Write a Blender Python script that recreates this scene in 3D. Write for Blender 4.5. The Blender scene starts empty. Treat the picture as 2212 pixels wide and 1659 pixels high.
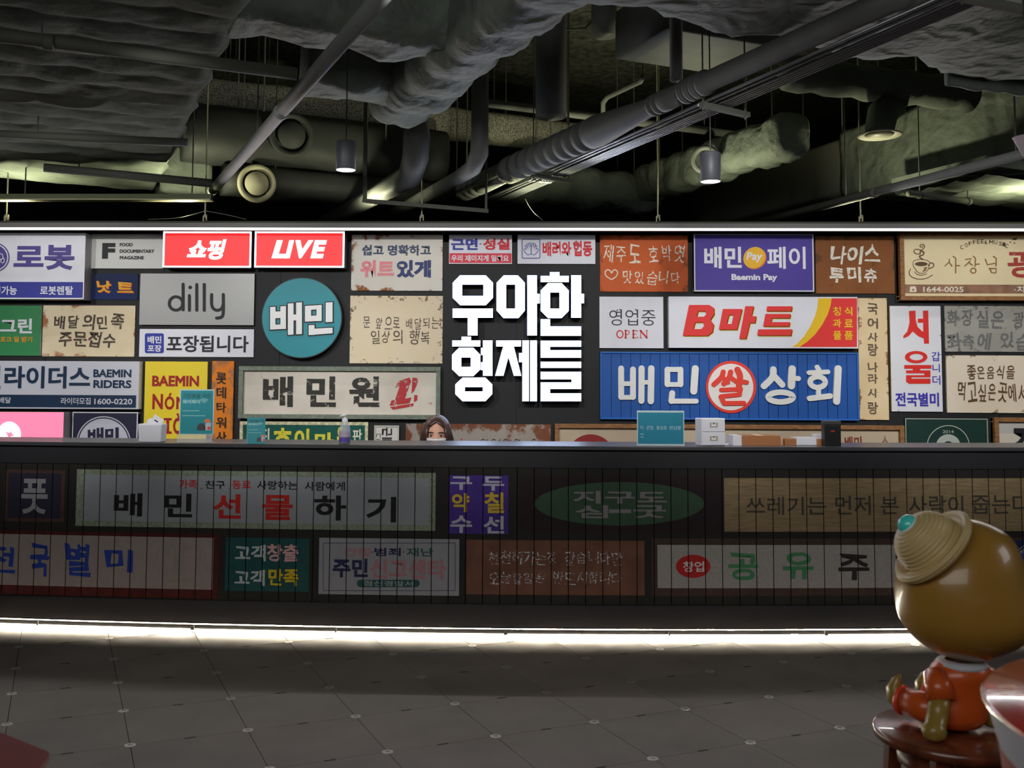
import bpy, bmesh, math, random
from mathutils import Vector, Matrix, noise
from mathutils.geometry import tessellate_polygon
random.seed(7)
sc = bpy.context.scene
col = sc.collection
PI = math.pi
# ------------------------------------------------------------------ camera
W, H = 2212, 1659
F, CX, CY = 2165.5, 1064.7, 704.4
PITCH, ROLL, HC = 0.0633, 0.0050, 1.538
SW0 = -0.0237; _y = -math.atan(SW0)           # the world is squared up to the sign wall
GA = 0.4068 + _y                               # direction of the building grid (tiles, ducts)
fwd = Vector((0, math.cos(PITCH), math.sin(PITCH)))
up_ = Vector((0, -math.sin(PITCH), math.cos(PITCH)))
rt_ = Vector((1, 0, 0))
r2 = rt_ * math.cos(ROLL) + up_ * math.sin(ROLL)
u2 = -rt_ * math.sin(ROLL) + up_ * math.cos(ROLL)
_R = Matrix.Rotation(_y, 3, 'Z'); fwd, up_, rt_, r2, u2 = (_R @ v for v in (fwd, up_, rt_, r2, u2))
cd = bpy.data.cameras.new('camera')
cam = bpy.data.objects.new('camera', cd); col.objects.link(cam)
cam.matrix_world = Matrix(((r2.x, u2.x, -fwd.x, 0), (r2.y, u2.y, -fwd.y, 0), (r2.z, u2.z, -fwd.z, HC), (0, 0, 0, 1)))
cd.sensor_width = 36; cd.lens = F / W * 36
cd.shift_x = (W / 2 - CX) / W; cd.shift_y = (CY - H / 2) / W
cd.clip_end = 100
cd.dof.use_dof = True; cd.dof.focus_distance = 8.2; cd.dof.aperture_fstop = 4.5
sc.camera = cam
# ------------------------------------------------------------------ world, exposure, room lights and added fill
wd = bpy.data.worlds.new('world'); sc.world = wd; wd.use_nodes = True
bg = wd.node_tree.nodes['Background']; bg.inputs[0].default_value = (0.80, 0.92, 1.0, 1); bg.inputs[1].default_value = 0.022
sc.view_settings.view_transform = 'Standard'; sc.view_settings.look = 'None'
sc.view_settings.exposure = 0.0; sc.view_settings.gamma = 1.0; sc.view_settings.use_curve_mapping = False
sc.cycles.max_bounces = 6; sc.cycles.diffuse_bounces = 3; sc.cycles.glossy_bounces = 3
sc.cycles.transmission_bounces = 6; sc.cycles.transparent_max_bounces = 10
sc.cycles.use_denoising = True; sc.cycles.sample_clamp_indirect = 4.0
sc.cycles.caustics_reflective = False; sc.cycles.caustics_refractive = False

def lamp(kind, name, loc, target, power, color, **kw):
    l = bpy.data.lights.new(name, kind); l.energy = power; l.color = color
    for k, v in kw.items(): setattr(l, k, v)
    o = bpy.data.objects.new(name, l); col.objects.link(o); o.location = loc
    o.rotation_euler = (Vector(target) - Vector(loc)).to_track_quat('-Z', 'Y').to_euler()
    return o
# track spots hung before the wall, out of the frame, aimed over the counter at the signs
for i in range(7):
    x = -4.5 + 1.5 * i
    lamp('SPOT', 'track_spot', (x - .5, 3.9, 3.15), (x, 8.6, 1.56), 215, (.99, .98, .96),
         spot_size=math.radians(52), spot_blend=.75, shadow_soft_size=.05)
# the canopy's light strip also throws its beam outwards and down over the counter
lamp('AREA', 'strip_beam', (0.2, 8.19, 2.842), (0.2, 6.2, 1.45), 60, (1, .98, .97), shape='RECTANGLE', size=11, size_y=.02)
# soft fill added behind the camera, standing in for unseen hall lamps
lamp('AREA', 'hall_fill', (-1.5, -1.5, 3.3), (0.3, 6, 0.6), 85, (.97, .98, .94), shape='RECTANGLE', size=5, size_y=2)
lamp('AREA', 'side_fill', (5.2, 2.2, 3.0), (1.0, 4.4, .6), 22, (.94, .96, 1), shape='RECTANGLE', size=1.5, size_y=1.5)  # second fill, added out of view on the right
# ------------------------------------------------------------------ projection helpers (photograph pixel -> place)
def ray(px, py): return (fwd + r2 * ((px - CX) / F) - u2 * ((py - CY) / F))
O = Vector((0, 0, HC))
def C(px, py, z):
    d = ray(px, py); return O + d * ((z - HC) / d.z)
def Dp(px, py, y):
    d = ray(px, py); return O + d * (y / d.y)
YW, WA = 8.6, 0.0                              # sign wall plane y = YW
WU = Vector((math.cos(WA), math.sin(WA), 0)); WN = Vector((math.sin(WA), -math.cos(WA), 0))
WO = Vector((0, YW, 0))
def wp(px, py, d=0.0):
    r = ray(px, py); p0 = WO + WN * d
    t = (p0 - O).dot(WN) / r.dot(WN)
    P = O + r * t - WO
    return P.dot(WU), P.z
def wpos(u, z, d=0.0): return WO + WU * u + WN * d + Vector((0, 0, z))
# counter front plan curve fitted through its foot rail
_pts = []
for px, py in ((0, 1337.8), (350, 1346.7), (700, 1354), (1106, 1360.9), (1720, 1361.8), (1920, 1360.7), (2212, 1357)):
    p = C(px, py, .032); _pts.append((p.x, p.y))
def _fit(pts):
    n = 3; A = [[sum(x ** (i + j) for x, y in pts) for j in range(n)] + [sum(y * x ** i for x, y in pts)] for i in range(n)]
    for i in range(n):
        for k in range(n):
            if k != i:
                f = A[k][i] / A[i][i]; A[k] = [a - f * b for a, b in zip(A[k], A[i])]
    return [A[i][n] / A[i][i] for i in range(n)]
CA, CB, CC = _fit(_pts)
def cy_(u): return CA + CB * u + CC * u * u
def cp(px, py, d=0.0):
    y = cy_(0)
    for _ in range(8):
        P = Dp(px, py, y); y = cy_(P.x) - d
    return P.x, P.z
# ------------------------------------------------------------------ materials
_mats = {}
def lin(c):
    return tuple(((v / 255) / 12.92 if v / 255 <= .04045 else (((v / 255) + .055) / 1.055) ** 2.4) for v in c)
def D(r, g, b, k=.72):                          # colour as seen in the lit photograph -> surface colour
    c = [v / k for v in lin((r, g, b))]; t = .86 / max(max(c), .86)
    return tuple(v * t for v in c)
def nodes(m): return m.node_tree.nodes, m.node_tree.links
def mat(name, c=(.5, .5, .5), rough=.6, metal=0, es=0, ec=None, spec=.5, var=0, vs=8, bump=0, bs=40, worn=0, ws=25, alpha=1, trans=0, ior=1.45, coat=0, bands=None):
    if name in _mats: return _mats[name]
    m = bpy.data.materials.new(name); m.use_nodes = True; N, L = nodes(m)
    b = N['Principled BSDF']
    b.inputs['Base Color'].default_value = (*c, 1); b.inputs['Roughness'].default_value = rough
    b.inputs['Metallic'].default_value = metal; b.inputs['Specular IOR Level'].default_value = spec
    b.inputs['Transmission Weight'].default_value = trans; b.inputs['IOR'].default_value = ior
    b.inputs['Coat Weight'].default_value = coat
    if es:
        b.inputs['Emission Color'].default_value = (*(ec or c), 1); b.inputs['Emission Strength'].default_value = es
    tc = N.new('ShaderNodeTexCoord')
    if var:
        n = N.new('ShaderNodeTexNoise'); n.inputs['Scale'].default_value = vs; n.inputs['Detail'].default_value = 6
        L.new(tc.outputs['Object'], n.inputs['Vector'])
        mr = N.new('ShaderNodeMapRange'); mr.inputs[1].default_value = .3; mr.inputs[2].default_value = .7
        mr.inputs[3].default_value = 1 - var; mr.inputs[4].default_value = 1 + var
        L.new(n.outputs['Fac'], mr.inputs[0])
        mx = N.new('ShaderNodeVectorMath'); mx.operation = 'SCALE'; mx.inputs[0].default_value = c
        L.new(mr.outputs[0], mx.inputs['Scale']); L.new(mx.outputs[0], b.inputs['Base Color'])
    if bump:
        n = N.new('ShaderNodeTexNoise'); n.inputs['Scale'].default_value = bs; n.inputs['Detail'].default_value = 5
        L.new(tc.outputs['Object'], n.inputs['Vector'])
        bp = N.new('ShaderNodeBump'); bp.inputs['Strength'].default_value = bump; bp.inputs['Distance'].default_value = .02
        L.new(n.outputs['Fac'], bp.inputs['Height']); L.new(bp.outputs[0], b.inputs['Normal'])
    if worn:
        n = N.new('ShaderNodeTexNoise'); n.inputs['Scale'].default_value = ws; n.inputs['Detail'].default_value = 8; n.inputs['Roughness'].default_value = .7
        L.new(tc.outputs['Object'], n.inputs['Vector'])
        mr = N.new('ShaderNodeMapRange'); mr.inputs[1].default_value = .34 + .18 * worn; mr.inputs[2].default_value = .40 + .18 * worn
        L.new(n.outputs['Fac'], mr.inputs[0]); L.new(mr.outputs[0], b.inputs['Alpha'])
    elif alpha < 1: b.inputs['Alpha'].default_value = alpha
    _mats[name] = m; return m
def rusty(name, base, rust, hx, hz, amount=.5, scale=9, base2=None, rough=.7, reach=.07, blot=.68):
    """painted sheet with stains creeping in from its edges; hx, hz = half size of the board"""
    m = bpy.data.materials.new(name); m.use_nodes = True; N, L = nodes(m); b = N['Principled BSDF']
    b.inputs['Roughness'].default_value = rough; b.inputs['Specular IOR Level'].default_value = .25
    tc = N.new('ShaderNodeTexCoord'); sp = N.new('ShaderNodeSeparateXYZ'); L.new(tc.outputs['Object'], sp.inputs[0])
    def M(op, a, c=None, clamp=False):
        n = N.new('ShaderNodeMath'); n.operation = op; n.use_clamp = clamp
        for i, v in enumerate((a, c)):
            if v is None: continue
            if isinstance(v, (int, float)): n.inputs[i].default_value = v
            else: L.new(v, n.inputs[i])
        return n.outputs[0]
    ex = M('SUBTRACT', hx, M('ABSOLUTE', sp.outputs[0])); ez = M('SUBTRACT', hz, M('ABSOLUTE', sp.outputs[2]))
    e = M('MINIMUM', ex, ez)
    n1 = N.new('ShaderNodeTexNoise'); n1.inputs['Scale'].default_value = scale; n1.inputs['Detail'].default_value = 9; n1.inputs['Roughness'].default_value = .65
    L.new(tc.outputs['Object'], n1.inputs['Vector'])
    f = M('SUBTRACT', 1, M('DIVIDE', e, reach), True)
    k = M('ADD', M('MULTIPLY', f, .17 * amount), n1.outputs['Fac'])
    mr = N.new('ShaderNodeMapRange'); mr.inputs[1].default_value = blot; mr.inputs[2].default_value = blot + .07; L.new(k, mr.inputs[0])
    n2 = N.new('ShaderNodeTexNoise'); n2.inputs['Scale'].default_value = 3.2; n2.inputs['Detail'].default_value = 8; L.new(tc.outputs['Object'], n2.inputs['Vector'])
    mr2 = N.new('ShaderNodeMapRange'); mr2.inputs[1].default_value = .35; mr2.inputs[2].default_value = .65; L.new(n2.outputs['Fac'], mr2.inputs[0])
    mx0 = N.new('ShaderNodeMix'); mx0.data_type = 'RGBA'; mx0.inputs[6].default_value = (*base, 1)
    mx0.inputs[7].default_value = (*(base2 or tuple(v * .86 for v in base)), 1); L.new(mr2.outputs[0], mx0.inputs[0])
    mx = N.new('ShaderNodeMix'); mx.data_type = 'RGBA'; L.new(mr.outputs[0], mx.inputs[0])
    L.new(mx0.outputs[2], mx.inputs[6]); mx.inputs[7].default_value = (*rust, 1)
    L.new(mx.outputs[2], b.inputs['Base Color']); return m
def wood(name, c1, c2, rough=.5, scale=(1, 1, 12), coat=0, ws=6):
    if name in _mats: return _mats[name]
    m = bpy.data.materials.new(name); m.use_nodes = True; N, L = nodes(m); b = N['Principled BSDF']
    b.inputs['Roughness'].default_value = rough; b.inputs['Coat Weight'].default_value = coat
    tc = N.new('ShaderNodeTexCoord'); mp = N.new('ShaderNodeMapping'); mp.inputs['Scale'].default_value = scale
    n = N.new('ShaderNodeTexNoise'); n.inputs['Scale'].default_value = ws; n.inputs['Detail'].default_value = 6; n.inputs['Distortion'].default_value = .6
    L.new(tc.outputs['Object'], mp.inputs[0]); L.new(mp.outputs[0], n.inputs['Vector'])
    mr = N.new('ShaderNodeMapRange'); mr.inputs[1].default_value = .35; mr.inputs[2].default_value = .65; L.new(n.outputs['Fac'], mr.inputs[0])
    mx = N.new('ShaderNodeMix'); mx.data_type = 'RGBA'; mx.inputs[6].default_value = (*c1, 1); mx.inputs[7].default_value = (*c2, 1)
    L.new(mr.outputs[0], mx.inputs[0]); L.new(mx.outputs[2], b.inputs['Base Color']); _mats[name] = m; return m
# ------------------------------------------------------------------ mesh builder
class MB:
    def __init__(s): s.v = []; s.f = []; s.m = []
    def add(s, vs, fs, mi=0):
        o = len(s.v); s.v += [tuple(v) for v in vs]; s.f += [tuple(i + o for i in f) for f in fs]; s.m += [mi] * len(fs); return s
    def box(s, x0, x1, y0, y1, z0, z1, mi=0, front=None):
        vs = [(x, y, z) for z in (z0, z1) for y in (y0, y1) for x in (x0, x1)]
        fs = [(0, 2, 3, 1), (4, 5, 7, 6), (0, 1, 5, 4), (2, 6, 7, 3), (0, 4, 6, 2), (1, 3, 7, 5)]
        s.add(vs, fs, mi)
        if front is not None: s.m[-4] = front
        return s
    def flat(s, v2, fs, y, yb=None, mi=0, ms=None):
        """2-D shape in the x-z plane, facing -y; with yb it becomes a solid reaching back to yb"""
        n = len(v2); s.add([(a, y, b) for a, b in v2], fs, mi)
        if yb is not None:
            cnt = {}
            for f in fs:
                for i in range(len(f)):
                    e = (f[i], f[(i + 1) % len(f)])
                    if (e[1], e[0]) in cnt: cnt.pop((e[1], e[0]))
                    else: cnt[e] = 1
            o = len(s.v); s.v += [(a, yb, b) for a, b in v2]
            for a, b in cnt:
                s.f.append((b - 0 + o - n, a + o - n, a + o, b + o)); s.m.append(mi if ms is None else ms)
        return s
    def lathe(s, prof, seg=24, c=(0, 0, 0), mi=0, axis=None, capb=False, capt=False):
        """prof: (radius, height) pairs"""
        o = []; c = Vector(c)
        if axis is None: Z = Vector((0, 0, 1))
        else: Z = Vector(axis).normalized()
        X = Z.orthogonal().normalized(); Y = Z.cross(X)
        for r, h in prof:
            for k in range(seg):
                a = 2 * PI * k / seg; o.append(c + X * (r * math.cos(a)) + Y * (r * math.sin(a)) + Z * h)
        fs = []
        for i in range(len(prof) - 1):
            for k in range(seg):
                k2 = (k + 1) % seg; fs.append((i * seg + k, i * seg + k2, (i + 1) * seg + k2, (i + 1) * seg + k))
        if capb: fs.append(tuple(range(seg))[::-1])
        if capt: fs.append(tuple((len(prof) - 1) * seg + k for k in range(seg)))
        return s.add(o, fs, mi)
    def tube(s, pts, r, seg=12, mi=0, cap=True):
        pts = [Vector(p) for p in pts]; rs = r if isinstance(r, (list, tuple)) else [r] * len(pts)
        o = []; prev = None
        for i, p in enumerate(pts):
            t = (pts[min(i + 1, len(pts) - 1)] - pts[max(i - 1, 0)]).normalized()
            if prev is None: X = t.orthogonal().normalized()
            else:
                X = (prev - t * prev.dot(t))
                X = X.normalized() if X.length > 1e-6 else t.orthogonal().normalized()
            prev = X; Y = t.cross(X)
            for k in range(seg):
                a = 2 * PI * k / seg; o.append(p + X * (rs[i] * math.cos(a)) + Y * (rs[i] * math.sin(a)))
        fs = []
        for i in range(len(pts) - 1):
            for k in range(seg):
                k2 = (k + 1) % seg; fs.append((i * seg + k, i * seg + k2, (i + 1) * seg + k2, (i + 1) * seg + k))
        if cap: fs.append(tuple(range(seg))[::-1]); fs.append(tuple((len(pts) - 1) * seg + k for k in range(seg)))
        return s.add(o, fs, mi)
    def ball(s, c, rx, ry, rz, nu=16, nv=10, mi=0):
        c = Vector(c); o = [c + Vector((0, 0, -rz))]; fs = []
        for j in range(1, nv):
            t = -PI / 2 + PI * j / nv
            for k in range(nu):
                a = 2 * PI * k / nu; o.append(c + Vector((rx * math.cos(t) * math.cos(a), ry * math.cos(t) * math.sin(a), rz * math.sin(t))))
        o.append(c + Vector((0, 0, rz)))
        for k in range(nu): fs.append((0, 1 + (k + 1) % nu, 1 + k))
        for j in range(nv - 2):
            for k in range(nu):
                a = 1 + j * nu + k; b = 1 + j * nu + (k + 1) % nu; fs.append((a, b, b + nu, a + nu))
        t = len(o) - 1
        for k in range(nu): fs.append((1 + (nv - 2) * nu + k, 1 + (nv - 2) * nu + (k + 1) % nu, t))
        return s.add(o, fs, mi)
    def build(s, name, m, parent=None, smooth=False, bevel=0, **props):
        me = bpy.data.meshes.new(name); me.from_pydata(s.v, [], s.f)
        for x in (m if isinstance(m, (list, tuple)) else [m]): me.materials.append(x)
        if isinstance(m, (list, tuple)) and len(m) > 1: me.polygons.foreach_set('material_index', s.m)
        if smooth: me.polygons.foreach_set('use_smooth', [True] * len(me.polygons))
        me.update(); o = bpy.data.objects.new(name, me); col.objects.link(o)
        if parent: o.parent = parent
        if bevel:
            b = o.modifiers.new('bevel', 'BEVEL'); b.width = bevel; b.segments = 2; b.limit_method = 'ANGLE'; b.angle_limit = .7
        for k, v in props.items(): o[k] = v
        return o
def empty(name, loc, rz=0, **props):
    o = bpy.data.objects.new(name, None); col.objects.link(o); o.location = loc; o.rotation_euler = (0, 0, rz); o.empty_display_size = .1
    for k, v in props.items(): o[k] = v
    return o
def tag(o, label, cat=None, group=None):
    o['label'] = label
    if cat: o['category'] = cat
    if group: o['group'] = group
    return o
# ------------------------------------------------------------------ 2-D shapes
def poly(outer, holes=()):
    loops = [[Vector((a, b, 0)) for a, b in l] for l in (outer, *holes)]
    vs = [tuple(v[:2]) for l in loops for v in l]
    fs = []
    for t in tessellate_polygon(loops):
        a, b, c = (vs[i] for i in t)
        if (b[0] - a[0]) * (c[1] - a[1]) - (b[1] - a[1]) * (c[0] - a[0]) < 0: t = (t[0], t[2], t[1])
        fs.append(tuple(t))
    return vs, fs
def ell(cx, cy, rx, ry, n=40, a0=0, a1=2 * PI):
    return [(cx + rx * math.cos(a0 + (a1 - a0) * i / n), cy + ry * math.sin(a0 + (a1 - a0) * i / n)) for i in range(n)]
def rrect(x0, y0, x1, y1, r, n=4):
    o = []
    for cx, cy, a in ((x1 - r, y1 - r, 0), (x0 + r, y1 - r, PI / 2), (x0 + r, y0 + r, PI), (x1 - r, y0 + r, 1.5 * PI)):
        for i in range(n + 1): o.append((cx + r * math.cos(a + PI / 2 * i / n), cy + r * math.sin(a + PI / 2 * i / n)))
    return o
def merge(parts):
    V = []; Fs = []
    for v, f in parts:
        o = len(V); V += list(v); Fs += [tuple(i + o for i in t) for t in f]
    return V, Fs
def smoothline(pts, n=5):
    P = [pts[0]] + list(pts) + [pts[-1]]; o = []
    for i in range(1, len(P) - 2):
        p0, p1, p2, p3 = P[i - 1:i + 3]
        for k in range(n):
            t = k / n
            o.append(tuple(.5 * ((2 * b) + (c - a) * t + (2 * a - 5 * b + 4 * c - d) * t * t + (-a + 3 * b - 3 * c + d) * t ** 3) for a, b, c, d in zip(p0, p1, p2, p3)))
    o.append(tuple(pts[-1])); return o
def stroke(pts, w, curve=False, taper=0):
    """ribbon of width w along pts with round ends, one clean outline; a closed line becomes a ring"""
    pts = [tuple(p) for p in pts]
    closed = len(pts) > 4 and math.hypot(pts[0][0] - pts[-1][0], pts[0][1] - pts[-1][1]) < w * .6
    if curve: pts = smoothline(pts)
    n = len(pts); L = []; R = []
    for i, p in enumerate(pts):
        if closed: a = pts[i - 1] if i else pts[-2]; b = pts[i + 1] if i < n - 1 else pts[1]
        else: a = pts[max(i - 1, 0)]; b = pts[min(i + 1, n - 1)]
        dx, dy = b[0] - a[0], b[1] - a[1]; l = math.hypot(dx, dy) or 1
        k = w / 2 * (1 - taper * abs(2 * i / max(n - 1, 1) - 1) ** 2)
        L.append((p[0] - dy / l * k, p[1] + dx / l * k)); R.append((p[0] + dy / l * k, p[1] - dx / l * k))
    vs = L + R; fs = [(i, n + i, n + i + 1, i + 1) for i in range(n - 1)]
    if closed: return vs[:], fs
    def cap(c, frm, sgn):
        a0 = math.atan2(frm[1] - c[1], frm[0] - c[0]); r = math.hypot(frm[0] - c[0], frm[1] - c[1])
        return [(c[0] + r * math.cos(a0 + sgn * PI * k / 6), c[1] + r * math.sin(a0 + sgn * PI * k / 6)) for k in range(1, 6)]
    o = len(vs); vs += cap(pts[0], L[0], 1); fs.append((0,) + tuple(range(o, o + 5)) + (n,))
    o = len(vs); vs += cap(pts[-1], R[-1], 1); fs.append((2 * n - 1,) + tuple(range(o, o + 5)) + (n - 1,))
    return vs, fs
# text -> flat mesh, from Blender's own built-in typeface
_tx = {}
_tmp = bpy.data.scenes.new('typesetting')
def text2d(s, bold=0.0):
    k = (s, bold)
    if k in _tx: return _tx[k]
    if 'M' in s:                                # that glyph breaks when emboldened: drawn here as one outline
        i = s.index('M'); p, r = s[:i], s[i + 1:]; bb = lambda v: (min(q[0] for q in v), max(q[0] for q in v))
        x0 = bb(text2d(p + 'I', bold)[0])[1] - (bb(text2d('I', bold)[0])[1] - bb(text2d('I', bold)[0])[0]) if p else .05
        t, w, h, lo = .10 + 2 * bold, .66 + 2 * bold, .683 + bold, -bold; c = w / 2; d = t * .62
        o = [(0, lo), (t, lo), (t, h - t * 1.75), (c - .02, .16), (c + .02, .16), (w - t, h - t * 1.75), (w - t, lo), (w, lo), (w, h), (w - t * .95, h), (c, .16 + t * 1.7), (t * .95, h), (0, h)]
        parts = [text2d(p, bold)] if p.strip() else []
        parts.append(poly([(x0 + a, b) for a, b in o]))
        if r:
            v, f = text2d(r, bold); dx = x0 + w + .075 - bb(v)[0]; parts.append(([(a + dx, b) for a, b in v], f))
        _tx[k] = merge(parts); return _tx[k]
    c = bpy.data.curves.new('lettering', 'FONT'); c.body = s; c.offset = bold; c.resolution_u = 3
    o = bpy.data.objects.new('lettering', c); _tmp.collection.objects.link(o)
    vl = _tmp.view_layers[0]; vl.update(); me = bpy.data.meshes.new_from_object(o.evaluated_get(vl.depsgraph))
    vs = [(v.co.x, v.co.y) for v in me.vertices]; fs = [tuple(p.vertices) for p in me.polygons]
    bpy.data.objects.remove(o); bpy.data.curves.remove(c); bpy.data.meshes.remove(me)
    ar = [sum(vs[f[i]][0] * vs[f[(i + 1) % len(f)]][1] - vs[f[(i + 1) % len(f)]][0] * vs[f[i]][1] for i in range(len(f))) for f in fs]
    sg = 1 if sum(ar) > 0 else -1               # wrongly wound slivers of the emboldened outline are dropped
    g = [f if sg > 0 else f[::-1] for f, a in zip(fs, ar) if a * sg > 0]
    _tx[k] = (vs, g); return _tx[k]
def fit(shape, rect, shear=0, rot=0, jitter=0):
    """scale a shape into rect (x0,z0,x1,z1)"""
    vs, fs = shape
    if rot: vs = [(x * math.cos(rot) - y * math.sin(rot), x * math.sin(rot) + y * math.cos(rot)) for x, y in vs]
    if shear: vs = [(x + shear * y, y) for x, y in vs]
    if jitter: vs = [(x + jitter * noise.noise((x * 4, y * 4, 3.1)), y + jitter * noise.noise((x * 4, y * 4, 9.7))) for x, y in vs]
    a0 = min(v[0] for v in vs); a1 = max(v[0] for v in vs); b0 = min(v[1] for v in vs); b1 = max(v[1] for v in vs)
    x0, z0, x1, z1 = rect; kx = (x1 - x0) / max(a1 - a0, 1e-6); kz = (z1 - z0) / max(b1 - b0, 1e-6)
    return [(x0 + (v[0] - a0) * kx, z0 + (v[1] - b0) * kz) for v in vs], fs
def txt(s, rect, bold=.02, shear=0, rot=0, jitter=0): return fit(text2d(s, bold), rect, shear, rot, jitter)
def hand(s, rect, bold=.0, jit=.05, seed=1):
    """brush or pen writing: each syllable placed, tilted and sized a little differently"""
    rnd = random.Random(seed); x0, z0, x1, z1 = rect; n = sum(.5 if c == ' ' else 1 for c in s); w = (x1 - x0) / n; x = x0; out = []
    for c in s:
        if c == ' ': x += w * .5; continue
        k = rnd.uniform(.80, 1.06); h = (z1 - z0); cz = (z0 + z1) / 2 + h * rnd.uniform(-.07, .07)
        out.append(txt(c, (x + w * .04, cz - h / 2 * k, x + w * (.04 + .92 * k), cz + h / 2 * k), bold, rnd.uniform(-.05, .16), rnd.uniform(-.07, .07), jit)); x += w
    return merge(out)
def pm(r, g, b, worn=0, ws=25, rough=.5, k=.72):
    return mat('paint_%d_%d_%d_%d' % (r, g, b, int(worn * 100)), D(r, g, b, k), rough, worn=worn, ws=ws, spec=.3)
# ================================================================== ROOM
m_blackwall = mat('black_wall_panel', lin((33, 33, 35)), .55, spec=.3, var=.06)
m_dark = mat('dark_gap', (.006, .006, .006), .9, spec=.1)
m_conc = mat('concrete_soffit', lin((95, 95, 88)), .95, var=.5, vs=14, bump=.8, bs=60, spec=.1)
m_strip = None
m_slab = mat('floor_joint', lin((30, 28, 26)), .9)
# floor: slab below, raised tiles as pieces
fl = MB().box(-9, 10, -4, 17, -.06, -.006).build('floor', m_slab, kind='structure')
cg, sg_ = math.cos(GA), math.sin(GA)
e1 = Vector((-sg_, cg, 0)); e2 = Vector((cg, sg_, 0))
TS = .5; TO = _R @ Vector((-4.0266 * TS, 8.4563 * TS, 0))
def tilem():
    m = bpy.data.materials.new('floor_tile'); m.use_nodes = True; N, L = nodes(m); b = N['Principled BSDF']
    b.inputs['Roughness'].default_value = .62; b.inputs['Specular IOR Level'].default_value = .35
    oi = N.new('ShaderNodeObjectInfo'); g = N.new('ShaderNodeNewGeometry')
    n = N.new('ShaderNodeTexNoise'); n.inputs['Scale'].default_value = 2.2; n.inputs['Detail'].default_value = 7; n.inputs['Roughness'].default_value = .6
    L.new(g.outputs['Position'], n.inputs['Vector'])
    a = N.new('ShaderNodeMath'); a.operation = 'MULTIPLY_ADD'; a.inputs[1].default_value = .10; a.inputs[2].default_value = .88; L.new(oi.outputs['Random'], a.inputs[0])
    mr = N.new('ShaderNodeMapRange'); mr.inputs[1].default_value = .3; mr.inputs[2].default_value = .7; mr.inputs[3].default_value = .86; mr.inputs[4].default_value = 1.14; L.new(n.outputs['Fac'], mr.inputs[0])
    p = N.new('ShaderNodeMath'); p.operation = 'MULTIPLY'; L.new(a.outputs[0], p.inputs[0]); L.new(mr.outputs[0], p.inputs[1])
    v = N.new('ShaderNodeVectorMath'); v.operation = 'SCALE'; v.inputs[0].default_value = lin((132, 123, 117)); L.new(p.outputs[0], v.inputs['Scale'])
    L.new(v.outputs[0], b.inputs['Base Color']); return m
m_tile = tilem()
m_steel = mat('brushed_cap_steel', lin((190, 188, 182)), .35, metal=.6)
m_capc = mat('cap_recess', lin((95, 92, 88)), .5)
g = .0016
tile_me = None; cap_me = None; slot_me = None
def inst(me, name, parent, loc, rz=0):
    o = bpy.data.objects.new(name, me); col.objects.link(o); o.parent = parent; o.location = loc; o.rotation_euler = (0, 0, rz); return o
inv = cam.matrix_world.inverted()
def px_of(p):
    q = inv @ Vector(p)
    if q.z > -.1: return None
    return CX + F * q.x / -q.z, CY - F * q.y / -q.z
for j in range(-8, 22):
    for i in range(-8, 14):
        c = TO + (e2 * (j + .5) + e1 * (i + .5)) * TS
        q = px_of(c)
        if c.y > 7.0 or q is None or not (-170 < q[0] < 2390) or q[1] > 1800: continue
        if tile_me is None:
            h = TS / 2 - g
            o = MB().box(-h, h, -h, h, -.006, 0).build('tile', m_tile, fl); tile_me = o.data; o.location = c; o.rotation_euler = (0, 0, GA)
        else: inst(tile_me, 'tile', fl, c, GA)
        k = TO + (e2 * j + e1 * i) * TS
        if cap_me is None:
            b = MB(); b.lathe([(.0245, 0), (.0245, .0018), (.022, .0024), (.0105, .0024), (.0105, .0016), (0.0001, .0016)], 20)
            b.m = [1 if n >= 60 else 0 for n in range(len(b.f))]
            for n in range(4): b.box(-.0085, .0085, -.0016, .0016, .0016, .0022, 0) if n == 0 else (b.box(-.0016, .0016, -.0085, .0085, .0016, .0022, 0) if n == 1 else None)
            o = b.build('floor_cap', [m_steel, m_capc], fl); cap_me = o.data; o.location = k
        else: inst(cap_me, 'floor_cap', fl, k, GA)
        s = TO + (e2 * (j + .5) + e1 * i) * TS + Vector((0, 0, .0004))
        if slot_me is None:
            o = MB().box(-.024, .024, -.0045, .0045, -.002, .0006).build('joint_slot', mat('slot_rubber', lin((22, 21, 20)), .8), fl); slot_me = o.data; o.location = s; o.rotation_euler = (0, 0, GA)
        else: inst(slot_me, 'joint_slot', fl, s, GA)
# ceiling and the far walls
MB().box(-14, 16, -4, 18, 5.2, 5.4).build('ceiling', m_conc, kind='structure')
MB().box(-14, 16, 17.0, 17.2, 0, 5.2).build('wall_far', mat('far_wall', lin((38, 38, 40)), .9), kind='structure')
# partition that carries the signs
ww = empty('wall_back', wpos(0, 0, 0), WA, kind='structure')
ZT = 2.86
b = MB(); b.box(-6.2, 6.2, 0, .16, 0, ZT - .05); b.build('partition', m_blackwall, ww)
n = 0
for u in range(-6, 6):
    MB().box(u * 1.02 + .002, u * 1.02 + 1.018, -.008, 0, .1, ZT - .06).build('panel', m_blackwall, ww)
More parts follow.
